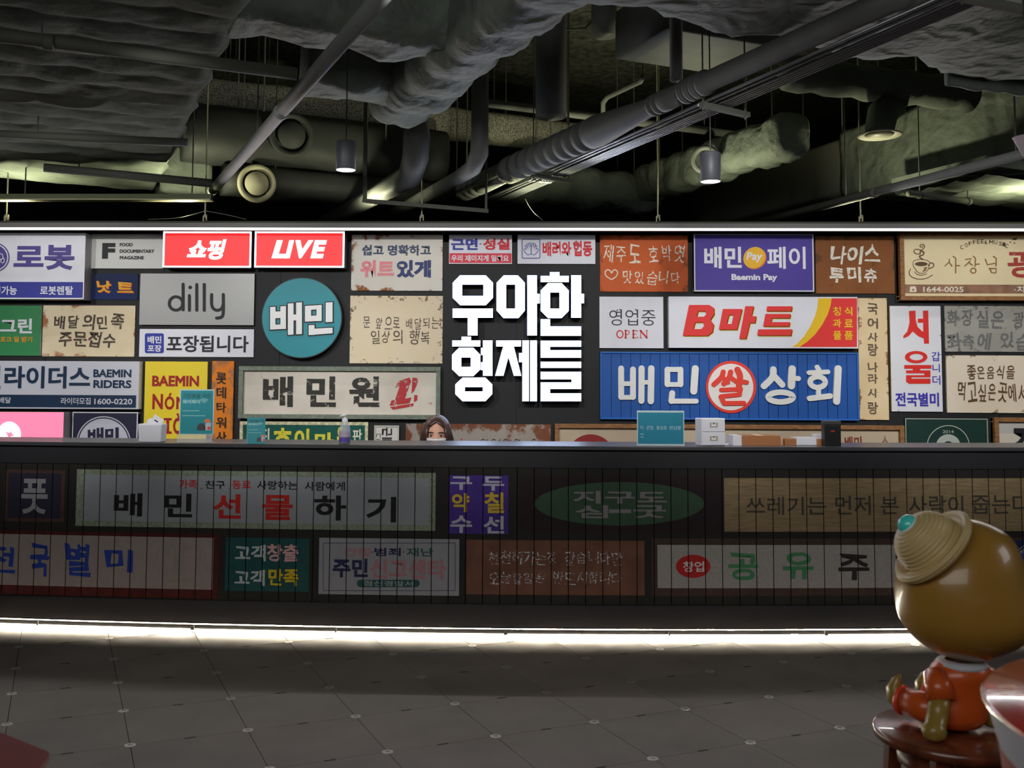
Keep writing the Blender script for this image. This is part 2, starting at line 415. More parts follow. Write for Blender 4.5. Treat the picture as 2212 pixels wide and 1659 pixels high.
# canopy with the light strip along its nose
cn = empty('light_canopy', wpos(0, ZT, 0), WA); tag(cn, 'long grey canopy with a white light strip running over the sign wall', 'canopy')
ud, zl = wp(1106, 495.2, .40)[0], wp(1106, 498.2, .40)[1]
z0 = zl - ZT
m_can = mat('canopy_grey', lin((120, 118, 116)), .6)
m_led = mat('strip_light', (1, 1, 1), .5, es=4, ec=(1, .97, .95))
MB().box(-6.3, 6.3, -.40, .16, z0 + .048, z0 + .062).build('shelf', m_can, cn)
MB().box(-6.3, 6.3, -.405, -.375, z0 + .022, z0 + .060).build('fascia', m_can, cn)
MB().box(-6.3, 6.3, -.30, .20, z0 + .062, z0 + .094).build('top_trim', mat('olive_trim', lin((62, 66, 50)), .7), cn)
MB().box(-6.3, 6.3, -.402, -.372, z0 + .006, z0 + .020).build('light_strip', m_led, cn)
MB().box(-6.3, 6.3, -.352, -.30, z0 + .010, z0 + .048).build('soffit', mat('soffit_black', lin((40, 39, 38)), .6), cn)
ZC = ZT + z0 + .094                              # top of the canopy
# ================================================================== SIGNS ON THE WALL
SG = []
class Sign:
    def __init__(s, px, d, board, label, cat='sign', side=None, name='signboard', board_name='board', hide=False, grp=None):
        x0, y0, x1, y1 = px; xm, ym = (x0 + x1) / 2, (y0 + y1) / 2
        s.d = d; a = wp(x0, ym, d)[0]; b = wp(x1, ym, d)[0]; t = wp(xm, y0, d)[1]; u = wp(xm, y1, d)[1]
        s.uc, s.zc = (a + b) / 2, (t + u) / 2; s.hx, s.hz = (b - a) / 2, (t - u) / 2
        s.root = empty(name, wpos(s.uc, s.zc, 0), WA); tag(s.root, label, cat, grp)
        if callable(board): board = board(s.hx, s.hz)
        if not hide:
            s.board = MB().box(-s.hx, s.hx, -d, -.008, -s.hz, s.hz, 0 if side is None else 1, front=0).build(board_name, [board, side] if side else board, s.root)
    def P(s, px, py, d=None):
        u, z = wp(px, py, s.d if d is None else d); return u - s.uc, z - s.zc
    def R(s, x0, y0, x1, y1, d=None):
        xm, ym = (x0 + x1) / 2, (y0 + y1) / 2
        return s.P(x0, ym, d)[0], s.P(xm, y1, d)[1], s.P(x1, ym, d)[0], s.P(xm, y0, d)[1]
    def put(s, shape, m, layer=1, name='lettering', ex=0, ms=None, **pr):
        y = -(s.d + .0016 * layer + ex); yb = -(s.d) if ex else None
        ms_ = [m, ms] if ms else m
        return MB().flat(shape[0], shape[1], y, yb, 0, 1 if ms else None).build(name, ms_, s.root, **pr)
    def t(s, text, px, m, bold=.02, shear=0, layer=2, rot=0, jitter=0, ex=0, name='lettering', ms=None):
        return s.put(txt(text, s.R(*px), bold, shear, rot, jitter), m, layer, name, ex, ms)
    def tc(s, items, m, bold=.02, shear=0, layer=2, jitter=0, rot=0, ex=0, name='letter'):
        return [s.put(txt(c, s.R(*px), bold, shear, rot, jitter), m, layer, name, ex) for c, px in items]
    def h(s, text, px, m, bold=0, jit=.05, seed=1, layer=2): return s.put(hand(text, s.R(*px), bold, jit, seed), m, layer)
    def b(s, px, m, layer=1, name='band', **pr):
        x0, z0, x1, z1 = s.R(*px); return s.put(([(x0, z0), (x1, z0), (x1, z1), (x0, z1)], [(0, 1, 2, 3)]), m, layer, name, **pr)
    def poly(s, outer, holes=(), m=None, layer=2, name='lettering', ex=0, ms=None, d=None):
        return s.put(poly([s.P(*p) for p in outer], [[s.P(*p) for p in h] for h in holes]), m, layer, name, ex, ms)
    def lines(s, strokes, w, m, layer=3, name='drawing', curve=True, taper=0):
        sc_ = abs(s.P(101, 700)[0] - s.P(100, 700)[0])
        b = MB()
        for i, st in enumerate(strokes):
            v, f = stroke([s.P(*p) for p in st], (w if not isinstance(w, (list, tuple)) else w[i]) * sc_, curve and len(st) > 2, taper)
            b.flat(v, f, -(s.d + .0016 * layer + .0002 * i))
        return b.build(name, m, s.root)
    def frame(s, w, m, ex=.02, name='frame'):
        """four rails round the board, w px wide"""
        k = abs(s.P(101, 700)[0] - s.P(100, 700)[0]) * w; hx, hz, d = s.hx, s.hz, s.d
        for x0, x1, z0, z1 in ((-hx, hx, hz - k, hz), (-hx, hx, -hz, -hz + k), (-hx, -hx + k, -hz + k, hz - k), (hx - k, hx, -hz + k, hz - k)):
            MB().box(x0, x1, -d - ex, -.008, z0, z1).build(name, m, s.root, bevel=.003)
def cpts(pts, ox, oy, k): return [(ox + x / k, oy + y / k) for x, y in pts]
def bx(x0, y0, x1, y1): return [(x0, y0), (x1, y0), (x1, y1), (x0, y1)]
white = D(205, 205, 213); m_w = mat('white_face', white, .45, spec=.3, var=.03)
m_alu = mat('aluminium_case', lin((168, 168, 170)), .45, metal=.3)
m_ink = pm(30, 30, 34); m_navy = pm(28, 42, 72); m_red = pm(190, 40, 48); m_blue = pm(48, 50, 140)
m_case = mat('case_edge', D(190, 190, 192), .5)
# 1 robot rental
s = Sign((-60, 503, 183, 646), .16, m_w, 'white lightbox with purple Korean lettering and an indigo strip, beside the food magazine plate', side=m_alu)
s.b((-60, 609, 179, 643), pm(46, 50, 130), name='strip')
P1 = pm(72, 62, 125)
s.t('로봇', (30, 529, 161, 583), P1, .036)
s.t('로봇렌탈', (87, 618, 158, 637), m_w, .02); s.t('기가능', (-14, 618, 37, 637), m_w, .02)
s.poly(ell(-12, 556, 33, 32), [ell(-12, 556, 30.5, 29.5)], m=P1); s.poly(ell(-12, 556, 27.5, 27), m=P1, name='emblem')
s.lines([[(-2, 549), (5, 549), (7, 556), (4, 560), (-2, 560)], [(7, 556), (10, 562), (7, 568), (2, 565), (4, 560)]], 1.6, m_w, name='emblem_line')
# 2 food magazine
s = Sign((197, 505, 352, 580), .03, mat('pale_grey_face', D(188, 188, 184), .5), 'pale grey plate with a bold black F, left of the red shopping lightbox')
s.t('F', (221, 525, 249, 559), m_ink, .06)
for w_, y_, x_ in (('FOOD', 525, 287), ('DOCUMENTARY', 539, 334), ('MAGAZINE', 553, 311)): s.t(w_, (259, y_, x_, y_ + 7.4), m_ink, .04)
# 3, 4 red lightboxes
m_rl = mat('red_lit_face', (.35, .02, .02), .5, es=.86, ec=(1, .028, .034))
m_wl = mat('white_lit_letters', (1, 1, 1), .4, es=2.2, ec=(1, .93, .96))
m_bl = mat('white_lit_rim', (1, 1, 1), .4, es=2.6, ec=(.92, .90, 1))
for px, tx, tp, lb in (((352, 500, 543, 578), '쇼핑', (404, 517, 489, 561), 'glowing red lightbox with two slanted white Korean letters'),
                       ((550, 500, 744, 578), 'LIVE', (588, 519, 706, 558), 'glowing red lightbox reading LIVE in slanted white capitals')):
    s = Sign(px, .17, m_rl, lb, side=mat('lightbox_side', lin((70, 70, 84)), .5), board_name='lit_face')
    x0, z0, x1, z1 = s.R(*px); k = (x1 - x0) / (px[2] - px[0]) * 3.6
    s.put(poly([(x0, z0), (x1, z0), (x1, z1), (x0, z1)], [[(x0 + k, z0 + k), (x1 - k, z0 + k), (x1 - k, z1 - k), (x0 + k, z1 - k)]]), m_bl, 1, 'lit_rim')
    if tx == 'LIVE': s.tc([('L', (587, 519, 622, 558)), ('I', (616, 519, 635, 558)), ('V', (638, 519, 677, 558)), ('E', (671, 519, 706, 558))], m_wl, .05, .22)
    else: s.t(tx, tp, m_wl, .04, .22)
# 5 natto
s = Sign((194, 591, 298, 647), .02, lambda a, b: rusty('navy_daub', D(34, 38, 58), D(58, 44, 46), a, b, .6, 16, D(28, 44, 92)), 'small navy painted plate with two yellow brush letters')
Y = pm(232, 170, 32); OG = pm(205, 90, 20)
for m_, o_, l_ in ((OG, 1.5, 2), (Y, 0, 3)): s.tc([('낫', (208 + o_, 606 + o_, 240 + o_, 632 + o_)), ('트', (253 + o_, 609 + o_, 289 + o_, 632 + o_))], m_, .03, layer=l_, jitter=.08)
# 6 brushed steel
m_st = bpy.data.materials.new('brushed_sheet_steel'); m_st.use_nodes = True; N, L = nodes(m_st); bb = N['Principled BSDF']
bb.inputs['Base Color'].default_value = (.17, .17, .168, 1); bb.inputs['Metallic'].default_value = .85; bb.inputs['Roughness'].default_value = .42
tc = N.new('ShaderNodeTexCoord'); mp = N.new('ShaderNodeMapping'); mp.inputs['Scale'].default_value = (3, 3, 260); nn = N.new('ShaderNodeTexNoise'); nn.inputs['Scale'].default_value = 3
L.new(tc.outputs['Object'], mp.inputs[0]); L.new(mp.outputs[0], nn.inputs['Vector']); bp_ = N.new('ShaderNodeBump'); bp_.inputs['Strength'].default_value = .12; L.new(nn.outputs['Fac'], bp_.inputs['Height']); L.new(bp_.outputs[0], bb.inputs['Normal'])
s = Sign((302, 591, 549, 702), .045, m_st, 'brushed steel plate with rounded thin lowercase black lettering')
def dl(*p): return cpts(p, 0, 480, 3.457)
s.lines([dl((1368, 463), (1368, 655)), dl(*ell(1315, 607, 50, 50, 24), (1365, 607)), dl((1415, 548), (1415, 658)), dl((1470, 465), (1470, 658)), dl((1526, 465), (1526, 658)),
         dl((1581, 540), (1581, 610), (1594, 645), (1624, 658), (1655, 645), (1668, 612)), dl((1668, 540), (1668, 670), (1655, 708), (1618, 716))], 6.4, m_ink, name='lettering')
s.poly(ell(1421 / 3.457, 480 + 487 / 3.457, 4.0, 4.0, 16), m=m_ink)
for cx_, a_ in ((291, (-.95, .95)), ):
    pass
# 7 green
s = Sign((-60, 660, 88, 768), .03, mat('green_face', D(35, 116, 66), .5, var=.05), 'green plate with white Korean lettering above small orange words', side=m_case)
s.t('그린', (1, 688, 70, 720), m_w, .034); s.t('포크 덜 받기', (1, 727, 70, 739), pm(228, 150, 40), .02)
# 8 order plate
s = Sign((92, 660, 291, 770), .02, lambda a, b: rusty('cream_stained_a', D(212, 198, 168), D(150, 96, 62), a, b, 1.0, 7, D(196, 180, 148), reach=.08), 'cream rust-edged plate with two lines of dark brush writing')
dk = pm(66, 54, 44, .10)
s.h('배달의민족', (116, 678, 269, 712), dk, .022, .05, 4); s.h('주문접수', (126, 718, 253, 751), dk, .022, .05, 5)
# 9 takeaway
s = Sign((301, 711, 548, 771), .03, m_w, 'white strip sign with black lettering and a blue square badge', side=m_case)
s.poly(rrect(313, 720, 354, 763, 4), m=pm(40, 52, 140), name='badge', layer=1)
s.t('배민', (319, 726, 349, 742), m_w, .03); s.t('포장', (319, 745, 349, 760), m_w, .03); s.t('포장됩니다', (360, 725, 537, 761), m_ink, .022)
# 10 riders
m_lg = mat('light_grey_face', D(180, 180, 190), .45, spec=.3)
s = Sign((-60, 780, 300, 883), .09, m_lg, 'wide light grey lightbox with navy rider lettering and a navy strip', side=m_w)
NV = pm(16, 40, 66)
s.b((-60, 853, 294, 880), NV, name='strip')
s.t('민', (-48, 790, 2, 840), NV, .022); s.t('라이더스', (10, 791, 195, 839), NV, .03)
s.t('BAEMIN', (202, 798, 284, 815), NV, .034); s.t('RIDERS', (202, 821, 284, 838.5), NV, .034)
s.t('라이더모집', (132, 859, 196, 873.5), m_lg, .016); s.t('1600-0220', (204, 861, 286, 873.5), m_lg, .02); s.t('배달', (-2, 858, 24, 871), m_lg, .016)
# 11 pink
s = Sign((-60, 890, 136, 1010), .19, mat('pink_lit_face', (1, .2, .32), .4, es=.85, ec=(1, .20, .36)), 'glowing pink lightbox with a white cut-out disc', side=m_alu, board_name='lit_face')
s.poly(ell(20, 938, 25, 27), [[(19, 946), (12, 932), (21, 935), (25, 930), (26, 937), (33, 940), (24, 943), (20, 951)]], m=m_wl, name='lit_emblem')
s.poly(ell(-12, 948, 25, 27), m=m_wl, name='lit_emblem')
# 12 navy circle
s = Sign((155, 890, 297, 1010), .06, pm(34, 32, 56), 'navy sign with a grey roundel, between the pink lightbox and the yellow plate', side=m_w)
s.frame(2.6, m_w, .004)
GR = pm(176, 176, 188)
s.poly(ell(224, 958, 59, 59), [ell(224, 958, 56.6, 56.6)], m=GR, name='ring'); s.poly(ell(224, 958, 54, 54), m=GR, name='disc')
def letters_bm(s, k, m, layer, grow=0, ex=0, name='letter'):
    """block lettering of the round logo; k maps drawing units to the photograph"""
    qs = [([(291, 634), (331, 632), (331, 801), (291, 803)]), ([(368, 629), (409, 626), (409, 797), (368, 799)]), ([(326, 668), (373, 666), (373, 716), (326, 718)]), ([(326, 766), (373, 764), (373, 799), (326, 801)]),
          ([(424, 608), (466, 606), (466, 840), (424, 842)]), ([(460, 690), (490, 690), (490, 733), (460, 735)]), ([(486, 601), (529, 599), (529, 836), (486, 838)])]
    q2 = [([(551, 626), (597, 623), (597, 741), (551, 744)]), ([(637, 621), (676, 618), (676, 738), (637, 740)]), ([(590, 624), (640, 621), (640, 652), (590, 655)]), ([(590, 700), (640, 697), (640, 739), (590, 742)]),
          ([(706, 601), (757, 598), (757, 745), (706, 748)]), ([(579, 770), (622, 768), (622, 842), (579, 844)]), ([(579, 798), (757, 788), (757, 830), (579, 844)])]
    for grp in (qs, q2):
        sh = []
        for q in grp:
            cx_ = sum(p[0] for p in q) / 4; cy0 = sum(p[1] for p in q) / 4
            q = [(x + (grow if x > cx_ else -grow), y + (grow if y > cy0 else -grow)) for x, y in q]
            sh.append(poly([s.P(*k(p)) for p in q]))
        b = MB()
        for i_, (v, f) in enumerate(sh): b.flat(v, f, -(s.d + .0016 * layer + ex + .0003 * i_), -s.d if ex else None)
        b.build(name, m, s.root)
letters_bm(s, lambda p: (190 + (p[0] - 291) * 67 / 466, 925 + (p[1] - 612) * .158), pm(34, 32, 56), 3)
# 13 yellow
s = Sign((311, 781, 446, 1010), .035, mat('yellow_face', D(226, 200, 24), .5), 'tall yellow plate with dark red capitals behind the tissue box')
RD = pm(142, 24, 28)
s.t('BAEMIN', (329, 811.5, 430, 834.5), RD, .036)
s.tc([('N', (329.5, 851, 352, 884)), ('Ó', (356, 849, 377, 885)), ('N', (381, 857, 403, 884)), ('G', (407, 856, 430, 885)), ('G', (327, 902, 349, 938)), ('Ò', (374, 893, 396, 938)), ('N', (400, 902, 423, 937))], RD, .030)
s.put(merge([poly([s.P(*p) for p in q]) for q in ((bx(354, 903, 371, 908)), (bx(359.5, 908, 365.5, 932)), (bx(354, 932, 371, 937)))]), RD, 2)
# 14 orange upright
s = Sign((456, 780, 503, 1010), .04, lambda a, b: rusty('orange_worn', D(196, 110, 40), D(150, 100, 66), a, b, .8, 8, D(206, 118, 24), blot=.6), 'narrow upright orange board with black brush letters, right of the yellow plate')
s.tc([('롯', (467, 804, 489, 830)), ('데', (467, 836, 489, 861)), ('타', (467, 869, 489, 891)), ('워', (467, 901, 489, 925)), ('상', (467, 932, 489, 962))], pm(40, 30, 24), .024, jitter=.07)
# 15 framed
m_gf = mat('worn_green_wood', D(108, 116, 104), .75, var=.22, vs=26, bump=.2, bs=60)
s = Sign((517, 792, 952, 905), .05, lambda a, b: rusty('white_rusted', D(206, 198, 186), D(142, 96, 66), a, b, .95, 8, D(188, 180, 168), reach=.06), 'long rusty white board in a worn green frame with black block letters')
s.frame(9.5, m_gf, .035)
BK = pm(44, 42, 38, .26, 13)
for c_, r_ in (('배', (568, 813, 633, 879)), ('민', (662, 813, 726, 879)), ('원', (754, 813, 820, 879))): s.t(c_, r_, BK, .036)
R1 = pm(168, 44, 48, .25)
k15 = lambda *p: cpts(p, 500, 480, 3.457)
s.poly(k15((1250, 1185), (1330, 1160), (1342, 1188), (1296, 1318), (1345, 1308), (1330, 1352), (1180, 1372), (1196, 1330), (1222, 1328), (1256, 1226), (1222, 1236)), m=R1)
s.poly(k15((1352, 1160), (1388, 1165), (1392, 1195), (1364, 1262), (1344, 1280)), m=R1); s.poly(k15((1365, 1290), (1390, 1292), (1388, 1330), (1362, 1345)), m=R1); s.poly(k15((1184, 1380), (1362, 1352), (1356, 1375), (1206, 1400)), m=R1)
# 16 rust white
s = Sign((759, 507, 956, 628), .03, lambda a, b: rusty('white_rust_runs', D(204, 200, 192), D(132, 82, 44), a, b, 1.1, 6, D(196, 190, 180), reach=.10), 'white sheet with rust patches and three colours of Korean words')
s.t('쉽고 명확하고', (782, 529, 931, 552), pm(52, 66, 92, .1), .036); s.t('위트', (778, 562, 852, 600), pm(228, 138, 146, .1), .045); s.t('있게', (857, 562, 931, 600), pm(36, 50, 98, .15), .048)
# 17 pen writing
s = Sign((756, 639, 956, 785), .02, lambda a, b: rusty('cream_speckled', D(212, 198, 174), D(112, 92, 72), a, b, .9, 22, D(206, 190, 160), reach=.10), 'cream metal sheet with thin faded handwriting, below the rusty three-colour sheet')
PEN = pm(74, 60, 50, .12, 30)
s.h('문 앞으로 배달되는', (784, 684, 950, 712), PEN, .0, .035, 8); s.h('일상의 행복', (800, 712, 932, 744), PEN, .002, .035, 9)
# 18 diligence
s = Sign((970, 507, 1106, 570), .03, m_w, 'small white plate with blue and red words over a red band')
s.b((971, 547, 1105, 568), pm(196, 52, 66), name='strip')
s.t('근면', (974.5, 515, 1032, 540), m_blue, .04); s.t('성실', (1043, 515, 1101, 540), m_red, .04); s.poly(ell(1037.5, 527, 1.6, 1.6, 10), m=m_ink); s.t('우리 재미지게 일해요', (975, 551, 1099, 565), m_w, .026)
# 19 hands
s = Sign((1118, 507, 1286, 570), .03, m_w, 'small white plate with a pair of hands in a blue square and red words')
s.t('배려와', (1172, 522, 1234, 554), m_red, .034); s.t('협동', (1238, 520, 1279, 554), m_red, .036)
s.poly(rrect(1127, 516, 1167, 558.5, 3), [rrect(1128.6, 517.6, 1165.4, 556.9, 2)], m=m_blue, name='icon_square')
lh = [(1146, 549), (1140, 551), (1134, 545), (1131, 538), (1133, 537), (1137, 540), (1134, 531), (1136, 529.5), (1140, 537), (1137.5, 527), (1140, 525.5), (1143, 535), (1142.5, 524.5), (1145, 524), (1147, 534), (1147.2, 549)]
s.lines([lh, [(2294.4 - x, y) for x, y in lh]], 1.3, m_blue, name='hands_drawing', curve=False)
# 20 big lit lettering
m_neon = mat('neon_letter_face', (1, 1, 1), .4, es=4.2, ec=(.48, .62, 1.0)); m_nside = mat('neon_letter_side', lin((30, 32, 44)), .5)
s = Sign((972, 586, 1264, 868), .16, m_nside, 'large glowing white block lettering in two rows of three', name='illuminated_lettering', cat='sign', hide=True)
def NL(shapes):
    sh = []
    for q in shapes:
        outer, holes = (q if isinstance(q, tuple) else (q, []))
        sh.append(poly([s.P(*p) for p in cpts(outer, 940, 480, 3.457)], [[s.P(*p) for p in cpts(h, 940, 480, 3.457)] for h in holes]))
    b = MB()
    for i_, (v, f) in enumerate(sh): b.flat(v, f, -s.d - .0004 * i_, -.07, 0, 1)
    b.build('letter', [m_neon, m_nside], s.root)
    b = MB()
    for v, f in sh: b.flat(v, f, -.07, -.01, 0, 0)
    b.build('letter_back', m_nside, s.root)
NL([([(185, 397), (378, 397), (432, 452), (432, 565), (378, 620), (187, 620), (131, 565), (131, 452)], [bx(202, 466, 360, 550)]), bx(131, 645, 431, 713), bx(243, 712, 317, 846)])
NL([([(512, 397), (618, 397), (670, 452), (670, 660), (622, 716), (510, 716), (459, 660), (459, 452)], [bx(530, 466, 598, 645)]), bx(688, 397, 760, 846), bx(759, 535, 781, 606)])
NL([bx(857, 373, 928, 402), bx(788, 401, 998, 447), ([(842, 455), (945, 455), (998, 510), (998, 662), (945, 716), (842, 716), (788, 662), (788, 510)], [bx(858, 525, 928, 645)]), bx(1016, 397, 1090, 713), bx(1089, 535, 1112, 605), [(788, 724), (858, 724), (858, 778), (1090, 778), (1090, 848), (788, 848)]])
NL([bx(197, 855, 268, 884), bx(128, 883, 337, 928), ([(178, 937), (285, 937), (337, 990), (337, 1100), (285, 1150), (180, 1150), (126, 1098), (126, 990)], [bx(195, 1010, 266, 1080)]), bx(357, 883, 428, 1147), bx(342, 938, 358, 992), bx(342, 1045, 358, 1105),
    ([(205, 1160), (375, 1160), (427, 1212), (427, 1283), (375, 1337), (205, 1337), (150, 1283), (150, 1212)], [bx(222, 1231, 356, 1264)])])
NL([bx(456, 883, 641, 928), [(508, 927), (587, 927), (643, 1147), (588, 1147), (547, 1008), (510, 1147), (448, 1147)], bx(626, 977, 652, 1045), bx(651, 883, 700, 1337), bx(709, 883, 760, 1337)])
NL([[(788, 885), (1090, 885), (1090, 930), (858, 930), (858, 955), (1090, 955), (1090, 1012), (788, 1012)], bx(788, 1042, 1090, 1088), [(788, 1117), (1090, 1117), (1090, 1245), (858, 1245), (858, 1278), (1090, 1278), (1090, 1337), (788, 1337), (788, 1196), (1018, 1196), (1018, 1173), (788, 1173)]])
# 21 orange strokes
s = Sign((1296, 508, 1486, 630), .025, lambda a, b: rusty('orange_red', D(176, 82, 40), D(128, 66, 40), a, b, .7, 10, D(186, 90, 50), blot=.62), 'rust-orange sheet with pale handwriting and a drawn heart')
WS = pm(206, 196, 178, .22, 40)
s.h('제주도 호박엿', (1302, 527, 1484, 570), WS, .004, .09, 12); s.h('맛있습니다', (1344, 583, 1474, 615), WS, .004, .09, 13)
s.lines([[(1321, 604), (1310, 597), (1307, 588), (1312, 583), (1318, 585), (1321, 590), (1325, 584), (1331, 584), (1334, 590), (1330, 598), (1321, 604)]], 2.4, WS)
# 22 pay
s = Sign((1499, 505, 1758, 630), .08, pm(66, 52, 134), 'purple sign with white letters either side of a yellow coin', side=m_w)
s.frame(2.8, mat('white_edge', white, .5), .003)
s.t('배민', (1521, 533, 1602, 580), m_w, .03); s.t('페이', (1657, 533, 1740, 581), m_w, .022); s.t('Baemin Pay', (1580, 592, 1679, 609), m_w, .04)
s.poly([(x + .12 * (557 - y), y) for x, y in ell(1631.5, 558.5, 24, 23)], m=pm(228, 120, 50), layer=1, name='coin_edge')
s.poly([(x + .12 * (557 - y), y) for x, y in ell(1629, 556.5, 23.5, 23)], m=pm(228, 176, 44), layer=2, name='coin'); s.t('Pay', (1612, 545, 1647, 567), m_w, .024, .15, layer=3)
# 23 brown chalk
s = Sign((1762, 510, 1932, 634), .03, lambda a, b: rusty('brown_board', D(112, 70, 38), D(84, 58, 34), a, b, .7, 9, D(128, 78, 42), blot=.62), 'brown board with rough chalk-white letters, beside the purple pay sign')
CH = pm(222, 214, 200, .16, 45)
s.h('나이스', (1792, 530, 1902, 568), CH, .028, .09, 15); s.h('투미츄', (1790, 575, 1902, 613), CH, .028, .09, 16)
# 24 coffee and music
m_wf = wood('sign_frame_wood', D(140, 96, 50), D(104, 66, 34), .6, (3, 3, 14))
s = Sign((1940, 503, 2300, 650), .06, mat('cream_panel', D(216, 200, 160), .6, var=.05, vs=4), 'wood-framed cream coffee sign with a steaming cup and a phone number')
s.frame(9, m_wf, .05)
BR = pm(104, 74, 48)
s.b((1953, 615, 2292, 634), lambda: 0 if 0 else None, name='strip') if 0 else s.b((1953, 615, 2292, 634), mat('brown_strip', D(132, 96, 74), .6, var=.35, vs=9), name='strip')
kc = lambda *p: cpts(p, 1940, 500, 8.132)
s.t('1644-0025', (1994, 619, 2081, 631), pm(214, 206, 184, .1, 40), .02); s.t('차', (2196, 618, 2216, 632), pm(226, 220, 204), .02); s.poly(ell(2192, 626, 1.6, 1.6, 8), m=m_w)
s.poly(kc((205, 1000), (215, 965), (300, 965), (318, 1000), (322, 1062), (200, 1066)), [kc((246, 1010), (280, 1010), (280, 1042), (246, 1042))], m=pm(222, 212, 190), name='phone_icon')
s.lines([kc((260, 560), (270, 520), (330, 498), (410, 490), (500, 505), (550, 545), (545, 600), (520, 670), (480, 720), (410, 738), (345, 715), (300, 660), (262, 600), (260, 560)),
         kc((530, 600), (560, 560), (600, 555), (625, 590), (600, 630), (540, 655)), kc((215, 660), (192, 720), (215, 780), (290, 822), (390, 838), (500, 820), (600, 765)), kc((292, 705), (320, 745), (390, 768), (460, 762), (500, 745))],
        [1.2, 2.2, 1.6, 1.2], pm(92, 70, 50), name='cup_drawing')
s.poly(kc(*ell(405, 572, 112, 38)), m=pm(84, 62, 44), name='coffee'); s.poly(kc((455, 630), (510, 620), (490, 690), (440, 712), (420, 715), (448, 670)), m=pm(128, 100, 66), name='cup_shade')
s.lines([kc((425, 490), (385, 460), (380, 430), (430, 415), (450, 380), (430, 350), (395, 348), (385, 380)), kc((385, 395), (320, 395), (278, 360), (290, 320), (340, 315), (400, 325), (450, 295), (460, 250), (430, 230), (395, 235), (385, 265), (415, 280), (430, 262))], [3.0, 1.8], pm(96, 74, 52), name='steam_drawing')
T3 = pm(128, 92, 52)
s.lines([kc((895, 490), (900, 530), (820, 605)), kc((890, 540), (945, 608)), kc((965, 438), (1010, 470), (1008, 730)), kc((1010, 598), (1078, 602)),
         kc((1180, 490), (1284, 478), (1250, 530), (1172, 605)), kc((1235, 540), (1298, 592)), kc((1318, 436), (1355, 470), (1350, 612)), kc((1352, 578), (1420, 572)), kc(*ell(1318, 688, 46, 44, 14), (1364, 688)),
         kc((1528, 488), (1565, 585), (1690, 560)), kc((1670, 438), (1718, 470), (1716, 605)), kc((1600, 645), (1640, 725), (1716, 728), (1718, 650), (1612, 652))], 2.3, T3, name='lettering', curve=False)
s.t('광', (2176, 541, 2238, 600), pm(152, 58, 52, .12), .026)
arc = 'COFFEE&MUSIC'; pts_ = [(1117, 278), (1196, 240), (1265, 210), (1337, 188), (1410, 180), (1478, 175), (1540, 190), (1635, 185), (1716, 190), (1796, 212), (1856, 228), (1905, 255)]
sh = []
for c_, (x_, y_) in zip(arc, pts_):
    a_ = -(x_ - 1500) / 1500; x0, z0, x1, z1 = s.R(*(cpts([(x_ - 26, y_ - 35)], 1940, 500, 8.132)[0] + cpts([(x_ + 26, y_ + 35)], 1940, 500, 8.132)[0]))
    if c_ == 'M': x0 -= .006; x1 += .006
    v_, f_ = txt(c_, (x0, z0, x1, z1), .01); xm, zm = (x0 + x1) / 2, (z0 + z1) / 2
    sh.append(([(xm + (p - xm) * math.cos(a_) - (q - zm) * math.sin(a_), zm + (p - xm) * math.sin(a_) + (q - zm) * math.cos(a_)) for p, q in v_], f_))
s.put(merge(sh), pm(70, 58, 36), 2)
s.poly(kc((2016, 118), (2090, 112), (2076, 150), (2000, 152)), m=pm(60, 52, 34), name='note_drawing'); s.poly(kc(*ell(1970, 188, 18, 9, 10)), m=pm(60, 52, 34), name='note_drawing'); s.poly(kc(*ell(2040, 205, 18, 9, 10)), m=pm(60, 52, 34), name='note_drawing')
# 25 open
s = Sign((1295, 641, 1433, 752), .04, m_w, 'small square white plate reading OPEN in thin red capitals', side=pm(196, 180, 120))
ko = lambda *p: cpts(p, 1280, 480, 3.457)
def kor(*p): return [s.P(*q) for q in ko(*p)]
K1 = pm(44, 38, 34)
s.t('영업중', (1316, 668.5, 1416, 703), K1, -.006)
s.lines([ko((187, 655), (180, 662)), ko((203, 652), (216, 660)), ko((320, 652), (332, 662))], 2.0, K1, name='letter_tick')
RO = pm(188, 44, 42)
def serif(x, y, w=16): return bx(x - w / 2, y - 1.6, x + w / 2, y + 1.6)
sh = [stroke([s.P(*p) for p in ko(*[(x, y) for x, y in ell(204, 836, 23, 27, 20)], (227, 836))], .010, False)]
def vs_(x, w): return stroke([s.P(*p) for p in ko((x, 809), (x, 864))], w, False)
sh += [vs_(247, .013), vs_(304, .013), vs_(359, .006), vs_(405, .006)]
sh += [stroke([s.P(*p) for p in ko(*q)], .006, True) for q in (((247, 810), (266, 811), (275, 823), (266, 836), (248, 838)), )]
sh += [stroke([s.P(*p) for p in ko(*q)], .006, False) for q in (((304, 810), (335, 810), (336, 818)), ((304, 836), (326, 836)), ((304, 863), (336, 863), (338, 854)))]
sh += [stroke([s.P(*p) for p in ko((359, 811), (405, 863))], .014, False)]
for x_, y_ in ((247, 809), (247, 864), (304, 809), (304, 864), (357, 809), (359, 864), (405, 809)): sh.append(stroke([s.P(*p) for p in ko((x_ - 8, y_), (x_ + 8, y_))], .005, False))
s.put(merge(sh), RO, 2)
